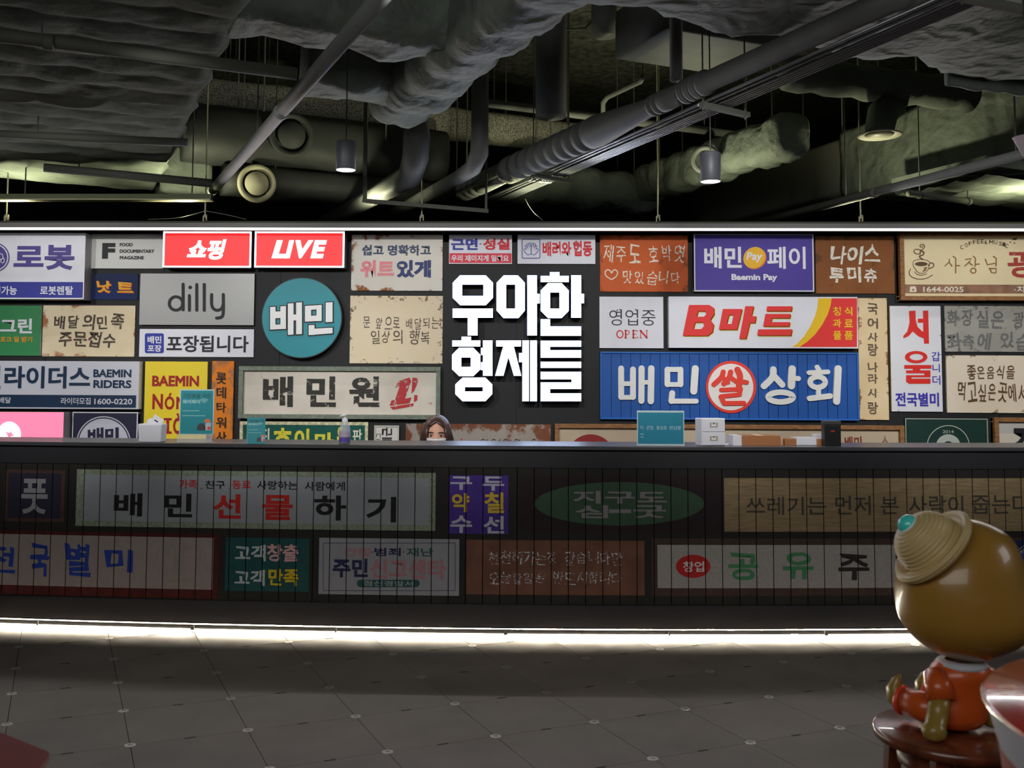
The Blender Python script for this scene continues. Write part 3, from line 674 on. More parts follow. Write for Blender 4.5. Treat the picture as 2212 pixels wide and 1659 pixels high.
# 26 mart
s = Sign((1445, 641, 1853, 752), .09, m_w, 'long white shop sign with slanted red letters and a yellow-red swoosh end', side=m_w)
YL = pm(228, 186, 30); RM = pm(200, 46, 44)
km = lambda *p: cpts(p, 1280, 480, 3.457)
cur = [(1785, 568), (1778, 620), (1755, 690), (1715, 765), (1660, 840), (1600, 895), (1545, 932)]
cur2 = [(1685, 568), (1680, 630), (1662, 700), (1625, 780), (1580, 850), (1530, 905), (1490, 932)]
s.poly(km(*(cur2 + cur[::-1])), m=YL, name='swoosh', layer=1); s.poly(km(*(cur + [(1974, 932), (1974, 568)])), m=RM, name='swoosh', layer=1)
MB_ = [[km((720, 618), (870, 618), (905, 640), (908, 685), (880, 730), (905, 765), (895, 820), (860, 848), (672, 848)), [km((788, 665), (842, 665), (848, 690), (830, 706), (776, 706)), km((766, 748), (826, 748), (832, 775), (812, 798), (752, 798))]],
       [km((972, 648), (1117, 648), (1078, 802), (942, 802)), [km((1018, 692), (1052, 692), (1038, 760), (1000, 760))]], [km((1140, 627), (1204, 627), (1186, 702), (1222, 702), (1212, 752), (1174, 752), (1146, 870), (1094, 870)), []],
       [km((1303, 628), (1490, 628), (1483, 664), (1296, 664)), []], [km((1290, 685), (1478, 685), (1472, 716), (1340, 716), (1332, 746), (1474, 746), (1466, 778), (1272, 778)), []], [km((1236, 800), (1490, 800), (1480, 846), (1228, 846)), []]]
for dx, dy, m_, ly in ((2.4, 2.4, YL, 2), (1.2, 1.2, YL, 2), (0, 0, RM, 4)):
    for o_, h_ in MB_: s.poly([(x + dx, y + dy) for x, y in o_], [[(x + dx, y + dy) for x, y in q] for q in h_], m=m_, layer=ly, name='letter' if dx == 0 else 'letter_shadow')
s.tc([('청', (1799, 663, 1816, 682)), ('과', (1799, 689, 1817, 707)), ('물', (1800, 715, 1817, 734)), ('식', (1824, 663, 1841, 682)), ('료', (1824, 690, 1842, 707)), ('품', (1824, 715, 1842, 734))], YL, .024)
# 27 blue plank sign
m_bp = mat('blue_plank', D(20, 74, 146), .5, spec=.35)
s = Sign((1296, 761, 1853, 907), .03, mat('blue_back', D(14, 50, 105), .6), 'long blue plank sign with raised white letters and a red-ringed roundel')
x0, z0, x1, z1 = s.R(1299, 765, 1850, 904); n = 26; w_ = (x1 - x0) / n; pk = None
for i in range(n):
    if pk is None: o = MB().box(-w_ / 2 + .0022, w_ / 2 - .0022, -.046, -.03, z0, z1).build('plank', m_bp, s.root); pk = o.data
    else: o = bpy.data.objects.new('plank', pk); col.objects.link(o); o.parent = s.root
    o.location = (x0 + w_ * (i + .5), 0, 0)
s.d = .046; s.frame(3.4, mat('blue_rim', D(26, 92, 168), .5), .016)
m_rw = mat('raised_white', D(226, 224, 220), .5)
def B27(*pp): return [cpts(p, 1280, 480, 3.457) for p in pp]
def raised(polys, m, name='letter', ex=.022):
    sh = [poly([s.P(*p) for p in (q[0] if isinstance(q, tuple) else q)], [[s.P(*p) for p in h] for h in q[1]] if isinstance(q, tuple) else []) for q in polys]
    b = MB()
    for v, f in sh: b.flat(v, f, -s.d - ex, -s.d)
    return b.build(name, m, s.root)
def fat(pts, w): return [(x, y) for x, y in pts]
def st(pts, w, ex=.022):                                   # one raised brush stroke
    v, f = stroke([s.P(*p) for p in cpts(pts, 1280, 480, 3.457)], w / 3.457 * abs(s.P(101, 700)[0] - s.P(100, 700)[0]), len(pts) > 2)
    return v, f
def letter(strokes, m=m_rw, name='letter', ex=.022):
    b = MB()
    for k_, (w, *pts) in enumerate(strokes):
        v, f = st(pts, w); b.flat(v, f, -s.d - ex - .0007 * k_, -s.d)
    return b.build(name, m, s.root)
letter([(42, (212, 1092), (212, 1306)), (42, (300, 1100), (300, 1306)), (34, (212, 1206), (300, 1206)), (34, (212, 1308), (300, 1308)), (44, (364, 1092), (362, 1334)), (32, (362, 1196), (425, 1196)), (46, (436, 1092), (432, 1336))])
letter([(40, (556, 1100), (556, 1212)), (40, (654, 1100), (654, 1212)), (36, (556, 1100), (654, 1100)), (34, (556, 1212), (654, 1212)), (50, (764, 1094), (752, 1262)), (42, (592, 1276), (586, 1336)), (36, (590, 1336), (770, 1336))])
letter([(46, (1346, 1100), (1338, 1160), (1276, 1224)), (44, (1352, 1150), (1412, 1214)), (52, (1486, 1096), (1480, 1222)), (36, (1482, 1164), (1532, 1168)), (40, *ell(1400, 1306, 92, 36, 22), (1492, 1306))])
letter([(34, (1672, 1082), (1686, 1104)), (34, (1612, 1124), (1752, 1118)), (38, *ell(1676, 1194, 56, 40, 20), (1732, 1194)), (34, (1682, 1240), (1682, 1300)), (40, (1616, 1316), (1768, 1298)), (50, (1828, 1094), (1816, 1338))])
raised([poly_ for poly_ in [cpts(ell(1032, 1231, 188, 195, 56), 1280, 480, 3.457)]], mat('ring_red', D(216, 48, 32), .5), 'roundel_rim', .014)
s.d += .0145; raised([cpts(ell(1032, 1231, 168, 174, 56), 1280, 480, 3.457)], m_rw, 'roundel_face', .002); s.d += .003
letter([(36, (975, 1118), (960, 1160), (905, 1212)), (32, (972, 1160), (1010, 1196)), (36, (1030, 1118), (1018, 1160), (980, 1206)), (32, (1030, 1160), (1072, 1190)), (42, (1080, 1100), (1100, 1150), (1092, 1228)), (32, (1098, 1186), (1150, 1196)),
        (30, (960, 1252), (1106, 1246)), (32, (1104, 1246), (1094, 1280)), (30, (960, 1300), (1098, 1286)), (34, (958, 1302), (975, 1342)), (32, (980, 1352), (1128, 1350))], mat('letter_red', D(214, 50, 30), .5), 'letter', .010)
# 28 upright cream
s = Sign((1855, 644, 1918, 907), .035, lambda a, b: rusty('cream_upright', D(206, 186, 150), D(128, 84, 50), a, b, 1.1, 10, D(196, 172, 132), reach=.05), 'narrow upright cream board with eight brown brush letters', side=pm(170, 128, 50))
s.tc([(c_, (1874, a_, 1896.5, b_)) for c_, a_, b_ in zip('국어사랑나라사랑', (654, 687, 718, 742, 782, 807, 839, 868), (680, 710, 738, 769, 804, 829, 859, 895))], pm(92, 74, 58, .1), .022, jitter=.09)
# 29 Seoul
s = Sign((1924, 661, 2034, 889), .035, lambda a, b: rusty('white_enamel', D(206, 206, 210), D(110, 100, 90), a, b, .55, 18, D(198, 198, 204), reach=.02), 'tall white enamel sign with two big red letters and blue words', side=pm(170, 140, 40))
RS = pm(196, 36, 28); BS = pm(52, 44, 150)
k5 = lambda *p: cpts(p, 1740, 480, 3.456)
s.poly(k5((772, 663), (820, 660), (822, 730), (835, 780), (870, 815), (878, 815), (878, 750), (838, 750), (838, 720), (878, 720), (876, 660), (915, 660), (921, 906), (884, 906), (882, 868), (840, 850), (800, 815), (770, 850), (730, 868), (730, 848), (760, 815), (776, 750)), m=RS)
s.poly(k5(*ell(825, 1007, 84, 46)), [k5(*ell(827, 1007, 50, 24))], m=RS); s.poly(k5((736, 1066), (938, 1066), (938, 1094), (855, 1094), (855, 1106), (932, 1106), (932, 1158), (790, 1158), (790, 1168), (932, 1168), (932, 1206), (770, 1206), (750, 1190), (750, 1142), (886, 1142), (886, 1128), (750, 1128), (750, 1106), (800, 1106), (800, 1094), (736, 1094)), m=RS)
s.tc([('갑', (2012, 760, 2031, 780)), ('니', (2014, 786, 2030, 804)), ('더', (2014, 811, 2031, 831))], BS, .008); s.t('전국별미', (1934, 848, 2028, 878), BS, .03)
# 30 grey
s = Sign((2041, 661, 2300, 760), .025, lambda a, b: rusty('grey_blotched', D(150, 148, 140), D(104, 102, 98), a, b, .4, 14, D(134, 132, 124), blot=.60), 'grey blotched board with faint darker grey block words')
GY = pm(98, 98, 96, .22, 30)
s.h('화장실은 광고', (2044, 668, 2250, 709), GY, .022, .03, 21); s.h('좌측에 있습', (2044, 718, 2226, 755), GY, .022, .03, 22)
# 31 cream marker
s = Sign((2045, 768, 2300, 892), .03, lambda a, b: rusty('cream_marker', D(208, 196, 178), D(104, 90, 72), a, b, .8, 16, D(202, 188, 166), reach=.05), 'cream board with loose brown marker writing, under the grey board')
s.h('좋은음식을', (2088, 790, 2194, 822), pm(86, 62, 36, .08, 30), .012, .04, 24); s.h('먹고싶은곳에서', (2068, 826, 2220, 870), pm(86, 62, 36, .08, 30), .012, .04, 25)
# 32 dark green roundel
s = Sign((1956, 904, 2135, 1010), .03, pm(18, 46, 40), 'dark green sign with a thin white ring dated 2014')
s.frame(2.2, mat('pale_green_edge', D(140, 152, 138), .5), .003)
s.poly(ell(2048, 965, 46.5, 46.5), [ell(2048, 965, 45, 45)], m=pm(176, 180, 170), name='ring'); s.poly(ell(2048, 965, 27, 27), [ell(2048, 965, 12, 12)], m=pm(160, 164, 156), name='disc'); s.t('2014', (2036, 929, 2060, 936), pm(150, 156, 144), .01)
# 33 framed white
s = Sign((2145, 902, 2300, 1010), .05, mat('grey_white', D(176, 172, 166), .6), 'wood-framed pale sign with a bold black letter, right of the dark green sign')
s.frame(9, m_wf, .04); s.b((2157, 937, 2290, 1000), mat('cream_low', D(196, 186, 172), .6), 1, 'lower_panel'); s.t('조', (2186, 925, 2240, 990), m_ink, .03, layer=3)
# 34 long wood frame
s = Sign((1198, 917, 1951, 1010), .05, lambda a, b: rusty('buff_panel', D(176, 160, 138), D(120, 108, 90), a, b, .6, 9, D(166, 150, 128), reach=.06), 'long gold-brown wood-framed board behind the counter items')
s.frame(9, m_wf, .04); s.poly(ell(1276, 990, 52, 52), m=pm(128, 34, 34), name='disc'); s.t('배민', (1824, 942, 1862, 975), pm(112, 52, 36), .03, jitter=.05); s.t('수', (1905, 942, 1918, 975), pm(130, 90, 80), .03)
# 35 rusted long
s = Sign((876, 916, 1190, 1010), .03, lambda a, b: rusty('buff_rusted', D(150, 142, 134), D(110, 66, 44), a, b, 1.2, 6, D(138, 128, 120), reach=.13, blot=.60), 'long heavily rusted sheet behind the seated person')
s.poly(ell(997, 949, 1.8, 1.8, 10), m=m_red); s.lines([[(x_, 951.5), (x_ + 3, 948.5), (x_ + 7, 950.5)] for x_ in (1040, 1063, 1088, 1112, 1150)] + [[(x_, 952), (x_ + 2, 949.5)] for x_ in (1051, 1078, 1121)], 1.5, pm(40, 36, 34))
# 36 small white
s = Sign((808, 919, 862, 1010), .035, pm(196, 192, 186), 'small white framed plate with sideways letters, near the pump bottle')
s.frame(3.5, mat('pale_frame', D(176, 176, 168), .6), .01)
s.tc([('근', (825, 924, 847, 942)), ('세', (825, 945, 847, 963))], m_ink, .03, rot=PI / 2); s.tc([('그', (813, 936, 822, 946)), ('린', (813, 948, 822, 958))], m_ink, .01, rot=PI / 2)
# 37 green yellow
s = Sign((517, 911, 795, 1010), .03, lambda a, b: rusty('teal_worn', D(26, 84, 74), D(20, 64, 58), a, b, .6, 12, blot=.6), 'teal board with peeling cream border and cut-off yellow letters')
s.frame(7, mat('peeling_cream', D(190, 184, 150), .7, var=.35, vs=40), .003)
YY = pm(206, 196, 60, .14, 30)
s.tc([('호', (590, 924, 631, 975)), ('이', (636, 926, 668, 975)), ('마', (680, 934, 721, 975)), ('을', (728, 922, 742, 975))], YY, .034); s.t('집', (560, 925, 582, 962), pm(206, 202, 186), .02); s.t('판', (762, 927, 782, 956), pm(206, 202, 186), .02)
# 38 round teal sign
s = Sign((563, 598, 741, 776), .10, m_w, 'round teal sign with white block letters edged in black', hide=True)
cx_, cz_ = s.P(651.7, 686.4); rx = (s.R(564.5, 686, 739, 687)[2] - s.R(564.5, 686, 739, 687)[0]) / 2
v, f = poly([(cx_ + x, cz_ + z) for x, z in ell(0, 0, rx, rx, 72)]); MB().flat(v, f, -.10, -.008).build('rim', mat('rim_black', lin((16, 16, 18)), .5), s.root)
s.put(poly([(cx_ + x, cz_ + z) for x, z in ell(0, 0, rx - .008, rx - .008, 72)]), mat('teal_face', D(30, 126, 138), .45, spec=.35), 1, 'face')
kk = lambda p: (500 + p[0] / 3.457, 480 + p[1] / 3.457)
letters_bm(s, kk, m_ink, 2, grow=7.5, ex=.004, name='letter_edge'); letters_bm(s, kk, mat('plastic_white', D(222, 222, 222), .4), 3, ex=.008)
# ================================================================== COUNTER
m_fas = mat('charcoal_laminate', lin((44, 44, 48)), .5, spec=.4, bump=.04, bs=300)
m_top = mat('glossy_dark_stone', lin((66, 66, 70)), .36, spec=.8, coat=.1)
m_slat = mat('slat_dark', lin((46, 44, 42)), .6, spec=.25)
ct = empty('reception_counter', (0, cy_(0), 0)); tag(ct, 'long dark reception counter with vertical slats printed with old shop signs', 'counter')
UL, UR = -4.6, 4.9
def sweep(prof, name, m, u0=UL, u1=UR, n=48, parent=ct, **pr):
    """closed profile of (depth towards the viewer, height) run along the counter curve"""
    vs = []; fs = []; k = len(prof)
    for i in range(n + 1):
        u = u0 + (u1 - u0) * i / n
        for d, z in prof: vs.append((u, cy_(u) - d - cy_(0), z))
    for i in range(n):
        for j in range(k):
            j2 = (j + 1) % k; fs.append((i * k + j, (i + 1) * k + j, (i + 1) * k + j2, i * k + j2))
    fs.append(tuple(range(k))); fs.append(tuple(n * k + j for j in range(k))[::-1])
    return MB().add(vs, fs).build(name, m, parent, **pr)
def bxp(d0, d1, z0, z1): return [(d0, z0), (d1, z0), (d1, z1), (d0, z1)]
def cz(px, py): return cp(px, py)[1]
zt = cz(1126, 963.2); za = cz(1106, 1010); zb = cz(1280, 1307); zc = cz(1280, 1355.5)
sweep([(-.58, zt - .03), (-.006, zt - .03), (.012, zt - .022), (.012, zt - .006), (.006, zt), (-.58, zt)], 'counter_top', m_top)
sweep(bxp(-.03, .010, za, zt - .034), 'fascia', m_fas)
sweep(bxp(-.03, .010, zc, zb), 'plinth_band', m_fas)
sweep(bxp(-.05, -.022, zb - .01, za + .01), 'slat_backing', m_dark)
sweep(bxp(-.55, -.05, .11, .13), 'base_shelf', m_dark); sweep(bxp(-.56, -.53, .11, zt - .03), 'rear_panel', m_fas)
sweep(bxp(-.04, .004, zc - .010, zc - .001), 'shadow_gap', m_dark)
sweep(bxp(-.034, -.030, 0, zc), 'shade_plate', m_dark)  # dark plate added to block the foot light; stands for under-counter shade
m_rail = mat('pale_rail', lin((52, 51, 48)), .6, spec=.2)
zr = cz(1280, 1362.6)
sweep(bxp(.004, .0065, zr, zr + .0070), 'foot_rail', m_rail)
sweep(bxp(-.022, -.020, zr + .0016, zr + .0046), 'foot_light', mat('warm_foot_light', (1, 1, 1), .5, es=1150, ec=(1, .90, .70)))
sweep(bxp(-.028, -.022, zr - .001, zr + .010), 'light_channel', m_dark)
for px in (80, 415, 725, 1092, 1446, 1785, 2120):
    u, _ = cp(px, 1366); big = px in (415, 1092, 1785); w = .011 if big else .005
    MB().box(u - w, u + w, cy_(u) - cy_(0) - .002, cy_(u) - cy_(0) + .004, 0, zr + .001).build('levelling_foot', m_rail, ct)
# slats: one plank each, sharing a mesh
PU = cp(1006.1, 1160)[0]; SP = cp(1280 + 2140 / 3.16, 1160)[0] - cp(1280 + 60 / 3.16, 1160)[0]; SP /= 18
GAP = .0026
sl = None
for n in range(-44, 47):
    u = PU + SP * (n + .5)
    if not UL < u - SP / 2 or not u + SP / 2 < UR: continue
    if sl is None: o = MB().box(-SP / 2 + GAP, SP / 2 - GAP, -.004, .018, zb + .001, za - .001).build('slat', m_slat, ct); sl = o.data
    else: o = bpy.data.objects.new('slat', sl); col.objects.link(o); o.parent = ct
    o.location = (u, cy_(u) - cy_(0), 0); o.rotation_euler = (0, 0, math.atan(CB + 2 * CC * u))
def on_slats(shape, m, name, parent, layer):
    """print applied to the slats: cut at every joint and laid on the curved front"""
    vs, fs = shape; bm = bmesh.new(); bv = [bm.verts.new((a, 0, b)) for a, b in vs]
    for f in fs:
        try: bm.faces.new([bv[i] for i in f])
        except ValueError: pass
    a0 = min(v[0] for v in vs); a1 = max(v[0] for v in vs)
    n0 = math.floor((a0 - PU) / SP); n1 = math.ceil((a1 - PU) / SP)
    for n in range(n0, n1 + 1):
        for k in (-GAP, GAP):
            x = PU + n * SP + k
            if a0 < x < a1: bmesh.ops.bisect_plane(bm, geom=bm.verts[:] + bm.edges[:] + bm.faces[:], plane_co=(x, 0, 0), plane_no=(1, 0, 0), dist=1e-6)
    kill = []
    for f in bm.faces:
        c = f.calc_center_median().x; q = (c - PU) / SP; q = abs(q - round(q)) * SP
        if q < GAP: kill.append(f)
    bmesh.ops.delete(bm, geom=kill, context='FACES')
    for v in bm.verts:
        u = v.co.x; n = round((u - PU) / SP - .5); uc = PU + SP * (n + .5); v.co.y = cy_(uc) + (CB + 2 * CC * uc) * (u - uc) - .004 - .0009 * layer - cy_(0)
    me = bpy.data.meshes.new(name); bm.to_mesh(me); bm.free(); me.materials.append(m)
    o = bpy.data.objects.new(name, me); col.objects.link(o); o.parent = parent; return o
def CR(x0, y0, x1, y1):
    xm, ym = (x0 + x1) / 2, (y0 + y1) / 2
    return cp(x0, ym)[0], cp(xm, y1)[1], cp(x1, ym)[0], cp(xm, y0)[1]
class Print:
    def __init__(s, px, m, label, name='printed_sign'):
        x0, z0, x1, z1 = CR(*px); s.root = on_slats(([(x0, z0), (x1, z0), (x1, z1), (x0, z1)], [(0, 1, 2, 3)]), m, name, ct, 1); s.root['label'] = label
    def b(s, px, m, layer=2, name='printed_field'):
        x0, z0, x1, z1 = CR(*px); return on_slats(([(x0, z0), (x1, z0), (x1, z1), (x0, z1)], [(0, 1, 2, 3)]), m, name, s.root, layer)
    def t(s, text, px, m, bold=.02, jitter=0, layer=3, shear=0): return on_slats(txt(text, CR(*px), bold, shear, 0, jitter), m, 'lettering', s.root, layer)
    def tc(s, items, m, bold=.02, jitter=0, layer=3): return [on_slats(txt(c, CR(*px), bold, 0, 0, jitter), m, 'letter', s.root, layer) for c, px in items]
    def p(s, outer, holes, m, layer=2, name='printed_shape'): return on_slats(poly([cp(*q) for q in outer], [[cp(*q) for q in h] for h in holes]), m, name, s.root, layer)
    def lines(s, strokes, w, m, layer=3, curve=True):
        return on_slats(merge([stroke([cp(*p) for p in st_], w * .0029, curve and len(st_) > 2) for st_ in strokes]), m, 'drawing', s.root, layer)
KP = .50
def pc(r, g, b, worn=0, ws=25):                 # print ink, seen here in the dim light of the counter front
    return mat('ink_%d_%d_%d_%d' % (r, g, b, int(worn * 100)), D(r, g, b, KP), .6, worn=worn, ws=ws, spec=.2)
def pn(name, c, var=.15, vs=20): return mat(name, D(*c, KP), .65, var=var, vs=vs, spec=.2)
BKP = pc(24, 24, 26); RP = pc(148, 34, 30)
q = Print((10, 1015, 140, 1127), pn('brown_border_print', (58, 42, 38)), 'dark navy square print with a brown border and a pale letter')
q.b((18, 1022, 132, 1119), pc(34, 32, 44)); q.t('풋', (47, 1034, 104, 1110), pc(112, 110, 114), .026)
q = Print((165, 1018, 941, 1142), pn('mossy_border_print', (104, 112, 96), .25, 60), 'very wide pale print with black and red gift lettering')
q.b((180, 1029, 928, 1130), pn('pale_print_field', (116, 118, 122), .05, 5))
q.t('가족', (388, 1036, 427, 1056), RP, .018, .06); q.t('친구', (444, 1038, 487, 1056), BKP, .018, .06); q.t('동료', (502, 1038, 543, 1056), RP, .018, .06); q.t('사랑하는', (556, 1038, 643, 1058), BKP, .016, .06); q.t('사람에게', (659, 1040, 746, 1060), BKP, .016, .06)
q.p(ell(436, 1055, 1.7, 1.7, 8), [], BKP); q.p(ell(495, 1055, 1.7, 1.7, 8), [], BKP)
q.tc([('배', (247, 1065, 308, 1115)), ('민', (355, 1066, 416, 1117)), ('하', (679, 1070, 748, 1124)), ('기', (791, 1073, 856, 1128))], BKP, .03); q.tc([('선', (461, 1067, 521, 1120)), ('물', (567, 1069, 633, 1123))], RP, .03)
q = Print((970, 1027, 1098, 1153), pn('purple_print', (58, 40, 108), .25, 4), 'purple poster print with white and yellow repair words')
WP = pc(146, 144, 156); YP = pc(168, 142, 46)
q.tc([('구', (973, 1029, 1020, 1058)), ('두', (1042, 1029, 1089, 1060)), ('수', (973, 1113, 1020, 1151)), ('선', (1044, 1114, 1089, 1152))], WP, .03); q.tc([('약', (976, 1065, 1014, 1106)), ('칠', (1046, 1063, 1089, 1108))], YP, .03)
q = Print((1122, 1030, 1562, 1150), pn('umber_print', (34, 26, 28), .1), 'dark brown print with a green oval')
q.p(ell(1338, 1088, 183, 47, 56), [], pn('oval_green', (46, 64, 50), .08)); G9 = pc(104, 100, 102)
q.t('지구도', (1237, 1060, 1440, 1088), G9, .03); q.t('심', (1242, 1091, 1313, 1119), G9, .03); q.b((1315, 1100, 1363, 1108), G9, 3, 'lettering'); q.t('굿', (1367, 1091, 1438, 1119), G9, .03)
q = Print((1564, 1033, 2340, 1148), wood('plywood_print', D(118, 100, 72, KP), D(98, 82, 58, KP), .65, (1.6, 1, 16)), 'plywood-look print with dark grey litter reminder')
WG = pc(54, 50, 44)
for t_, r_ in (('쓰레기는', (1612, 1073, 1783, 1112)), ('먼저', (1804, 1071, 1880, 1112)), ('본', (1902, 1073, 1940, 1110)), ('사람이', (1962, 1070, 2080, 1112)), ('줍는다', (2098, 1068, 2225, 1110))): q.t(t_, r_, WG, .008)
q = Print((-60, 1149, 472, 1288), pn('oxblood_print', (60, 24, 22), .2), 'red-brown framed print with blue brush letters and a faint vegetable drawing')
q.b((-50, 1157, 461, 1268), pn('warm_grey_print', (122, 112, 108), .06)); BP = pc(34, 52, 122)
q.tc([('전', (-30, 1180, 35, 1238)), ('국', (66, 1172, 108, 1245)), ('별', (139, 1173, 198, 1246)), ('미', (225, 1186, 288, 1236))], BP, .028, .10)
VG = pc(108, 116, 84)
q.lines([[(352, 1225), (338, 1200), (350, 1185), (366, 1205), (364, 1180), (378, 1180), (380, 1215)], [(352, 1225), (366, 1252), (400, 1255), (432, 1240)], [(395, 1232), (398, 1190), (420, 1178), (434, 1190), (428, 1225)], [(380, 1215), (376, 1240), (390, 1250)], [(384, 1240), (384, 1205), (394, 1195)]], 1.6, VG)
q = Print((487, 1162, 668, 1277), pn('teal_print', (26, 62, 62), .12), 'teal print with four white, pink and yellow words')
for t_, r_, m_ in (('고객', (508, 1176, 575, 1212), pc(150, 156, 156)), ('창출', (577, 1175, 645, 1213), pc(172, 132, 134)), ('고객', (507, 1230, 573, 1265), pc(150, 156, 156)), ('만족', (580, 1228, 645, 1266), pc(190, 160, 34))): q.t(t_, r_, m_, .028, .06)
q = Print((689, 1163, 992, 1285), pn('report_print', (120, 120, 124), .05), 'white bordered print with navy and pink words')
q.p(bx(698, 1172, 984, 1276), [bx(699.4, 1173.4, 982.6, 1274.6)], pc(60, 62, 78), 2)
PKP = pc(140, 96, 100); NVP = pc(34, 34, 66)
q.t('간첩', (742, 1183, 800, 1201), PKP, .026); q.t('범죄', (809, 1183, 866, 1201), NVP, .026); q.t('재난', (878, 1183, 936, 1202), pc(44, 74, 70), .026)
q.t('주민', (719, 1206, 795, 1247), NVP, .034); q.t('신고센타', (800, 1207, 964, 1250), PKP, .03)
q.p(rrect(771, 1252, 907, 1268, 8), [], pc(36, 66, 66)); q.t('점신경찰서', (785, 1254, 893, 1266), pc(118, 126, 126), .02)
q.p(ell(804.5, 1192, 1.5, 1.5, 8), [], NVP); q.p(ell(872, 1192, 1.5, 1.5, 8), [], NVP)
q = Print((1007, 1167, 1392, 1285), pn('rust_print', (88, 60, 48), .25, 7), 'rust-coloured print with scratchy white handwriting')
q_ = pc(168, 166, 168, .72, 75)
on_slats(hand('천천히가는것 같습니다만', CR(1055, 1190, 1345, 1220), .004, .12, 41), q_, 'lettering', q.root, 3); on_slats(hand('오늘할일은 반드시합니다', CR(1055, 1235, 1345, 1262), .004, .12, 42), q_, 'lettering', q.root, 3)
q = Print((1408, 1163, 2340, 1286), pn('brown_frame_print', (56, 44, 38), .12), 'brown framed print with a red oval and spaced green and black letters')
q.b((1420, 1177, 2150, 1270), pn('speckled_grey_print', (128, 124, 120), .1, 60)); q.p(ell(1497, 1223, 37, 25, 40), [], RP, 3); q.t('창업', (1475, 1212, 1521, 1235), pc(190, 184, 182), .02, .06, 4)
GP = pc(58, 108, 72)
q.tc([('공', (1572, 1193, 1637, 1253)), ('유', (1690, 1193, 1757, 1251))], GP, .026, .06); q.tc([('주', (1810, 1195, 1877, 1253)), ('방', (1934, 1196, 1998, 1253)), ('방', (2055, 1196, 2120, 1253))], pc(40, 36, 34), .026, .06)
q = Print((2166, 1166, 2340, 1290), pc(34, 66, 150), 'blue print with a white roundel')
q.p(ell(2240, 1228, 58, 58, 40), [ell(2240, 1228, 56.4, 56.4, 40)], pc(130, 138, 160)); q.p(ell(2240, 1228, 53, 53, 40), [], pc(122, 126, 146)); q.t('배민', (2192, 1193, 2260, 1218), pc(34, 66, 150), .03, layer=3); q.t('원', (2192, 1226, 2230, 1252), pc(34, 66, 150), .03, layer=3)
# ------------------------------------------------------------------ things on the counter
ZTOP = zt
def onc(px, back): # point on the counter top, `back` metres behind the front edge
    u = 0
    for _ in range(6):
        y = cy_(u) + back; P = Dp(px, 950, y); u = P.x
    return Vector((u, cy_(u) + back, ZTOP))
def hgt(px, py, y): return Dp(px, py, y).z
m_pl = mat('white_plastic', D(215, 215, 222), .4); m_tl = mat('teal_card', D(34, 122, 132), .5); m_acr = mat('clear_acrylic', (.86, .9, .95), .08, alpha=.28, spec=.6)
# tissue box
P_ = onc(329, .12); t = empty('tissue_box', P_); tag(t, 'white tissue box with a folded card sticking out, left end of the counter', 'box')
w = (onc(354, .12) - onc(303, .12)).x / 2; h = hgt(329, 915, P_.y) - ZTOP
MB().add([(-w * .92, -.05, 0), (w * .92, -.05, 0), (w * .92, .05, 0), (-w * .92, .05, 0), (-w, -.055, h), (w, -.055, h), (w, .055, h), (-w, .055, h)], [(0, 3, 2, 1), (0, 1, 5, 4), (1, 2, 6, 5), (2, 3, 7, 6), (3, 0, 4, 7), (4, 5, 6, 7)]).build('case', m_pl, t, bevel=.008)
o = MB().box(-.038, .038, -.004, .004, -.03, .035).build('folded_card', m_pl, t, bevel=.003); o.location = (.03, -.01, h + .012); o.rotation_euler = (0, math.radians(32), 0)
o = MB().box(-.016, .012, -.0048, -.004, -.004, .004).build('card_print', m_ink, t); o.location = (.03, -.01, h + .016); o.rotation_euler = (0, math.radians(32), 0)
MB().ball((-.012, 0, h + .008), .03, .012, .028).build('tissue', m_pl, t, True)
# acrylic stand with the visitors' wifi card
def wifi_card(root, x0, x1, z0, z1, y, big=True):
    w_, h_ = x1 - x0, z1 - z0
    R_ = lambda a, b, c, d: (x0 + a * w_, z0 + b * h_, x0 + c * w_, z0 + d * h_)
    tone = mat('teal_print_dark', D(40, 84, 88), .5); pal = mat('teal_print_pale', D(150, 190, 190), .5)
    def put(sh, m, nm='lettering', k=1): MB().flat(sh[0], sh[1], y - .0008 * k).build(nm, m, root)
    put(txt('귀한분을 위한', R_(.06, .82, .94, .93), .02), tone); put(txt('와이파이', R_(.06, .69, .60, .79), .024), pal)
    cx, cz_ = x0 + .73 * w_, z0 + .695 * h_
    put(merge([stroke([(cx + r * w_ * math.cos(a), cz_ + r * w_ * math.sin(a)) for a in [PI * (.25 + .05 * k) for k in range(11)]], .018 * w_, False) for r in (.05, .10, .15)]), pal, 'wifi_mark')
    put(poly(bx(*R_(.06, .525, .58, .537))), pal, 'text_line'); put(poly(bx(*R_(.06, .41, .78, .422))), pal, 'text_line')
    put(poly([(x0 + w_ * (.52 + .26 * a), z0 + h_ * (.08 + .16 * b)) for a, b in ((0, 0), (1, 0), (1, .6), (.85, 1), (.3, 1), (.05, .6))]), mat('picture_grey', D(60, 58, 62), .5), 'picture')
    put(poly([(x0 + w_ * (.76 + .2 * a), z0 + h_ * (.08 + .18 * b)) for a, b in ((0, 0), (1, 0), (1, 1), (.2, 1), (0, .5))]), mat('picture_grey_pale', D(160, 164, 172), .5), 'picture')
    put(poly(ell(x0 + .84 * w_, z0 + .30 * h_, .10 * w_, .045 * h_, 14)), mat('picture_orange', D(190, 110, 70), .5), 'picture', 2); put(poly(ell(x0 + .90 * w_, z0 + .13 * h_, .06 * w_, .04 * h_, 12)), mat('picture_red', D(190, 70, 60), .5), 'picture', 2)
P_ = onc(424, .10); t = empty('sign_stand', P_); tag(t, 'tall clear acrylic stand holding a teal wifi card', 'stand')
w = (onc(461, .10) - onc(388, .10)).x / 2; h = hgt(424, 841, P_.y) - ZTOP; zb_ = h * .155
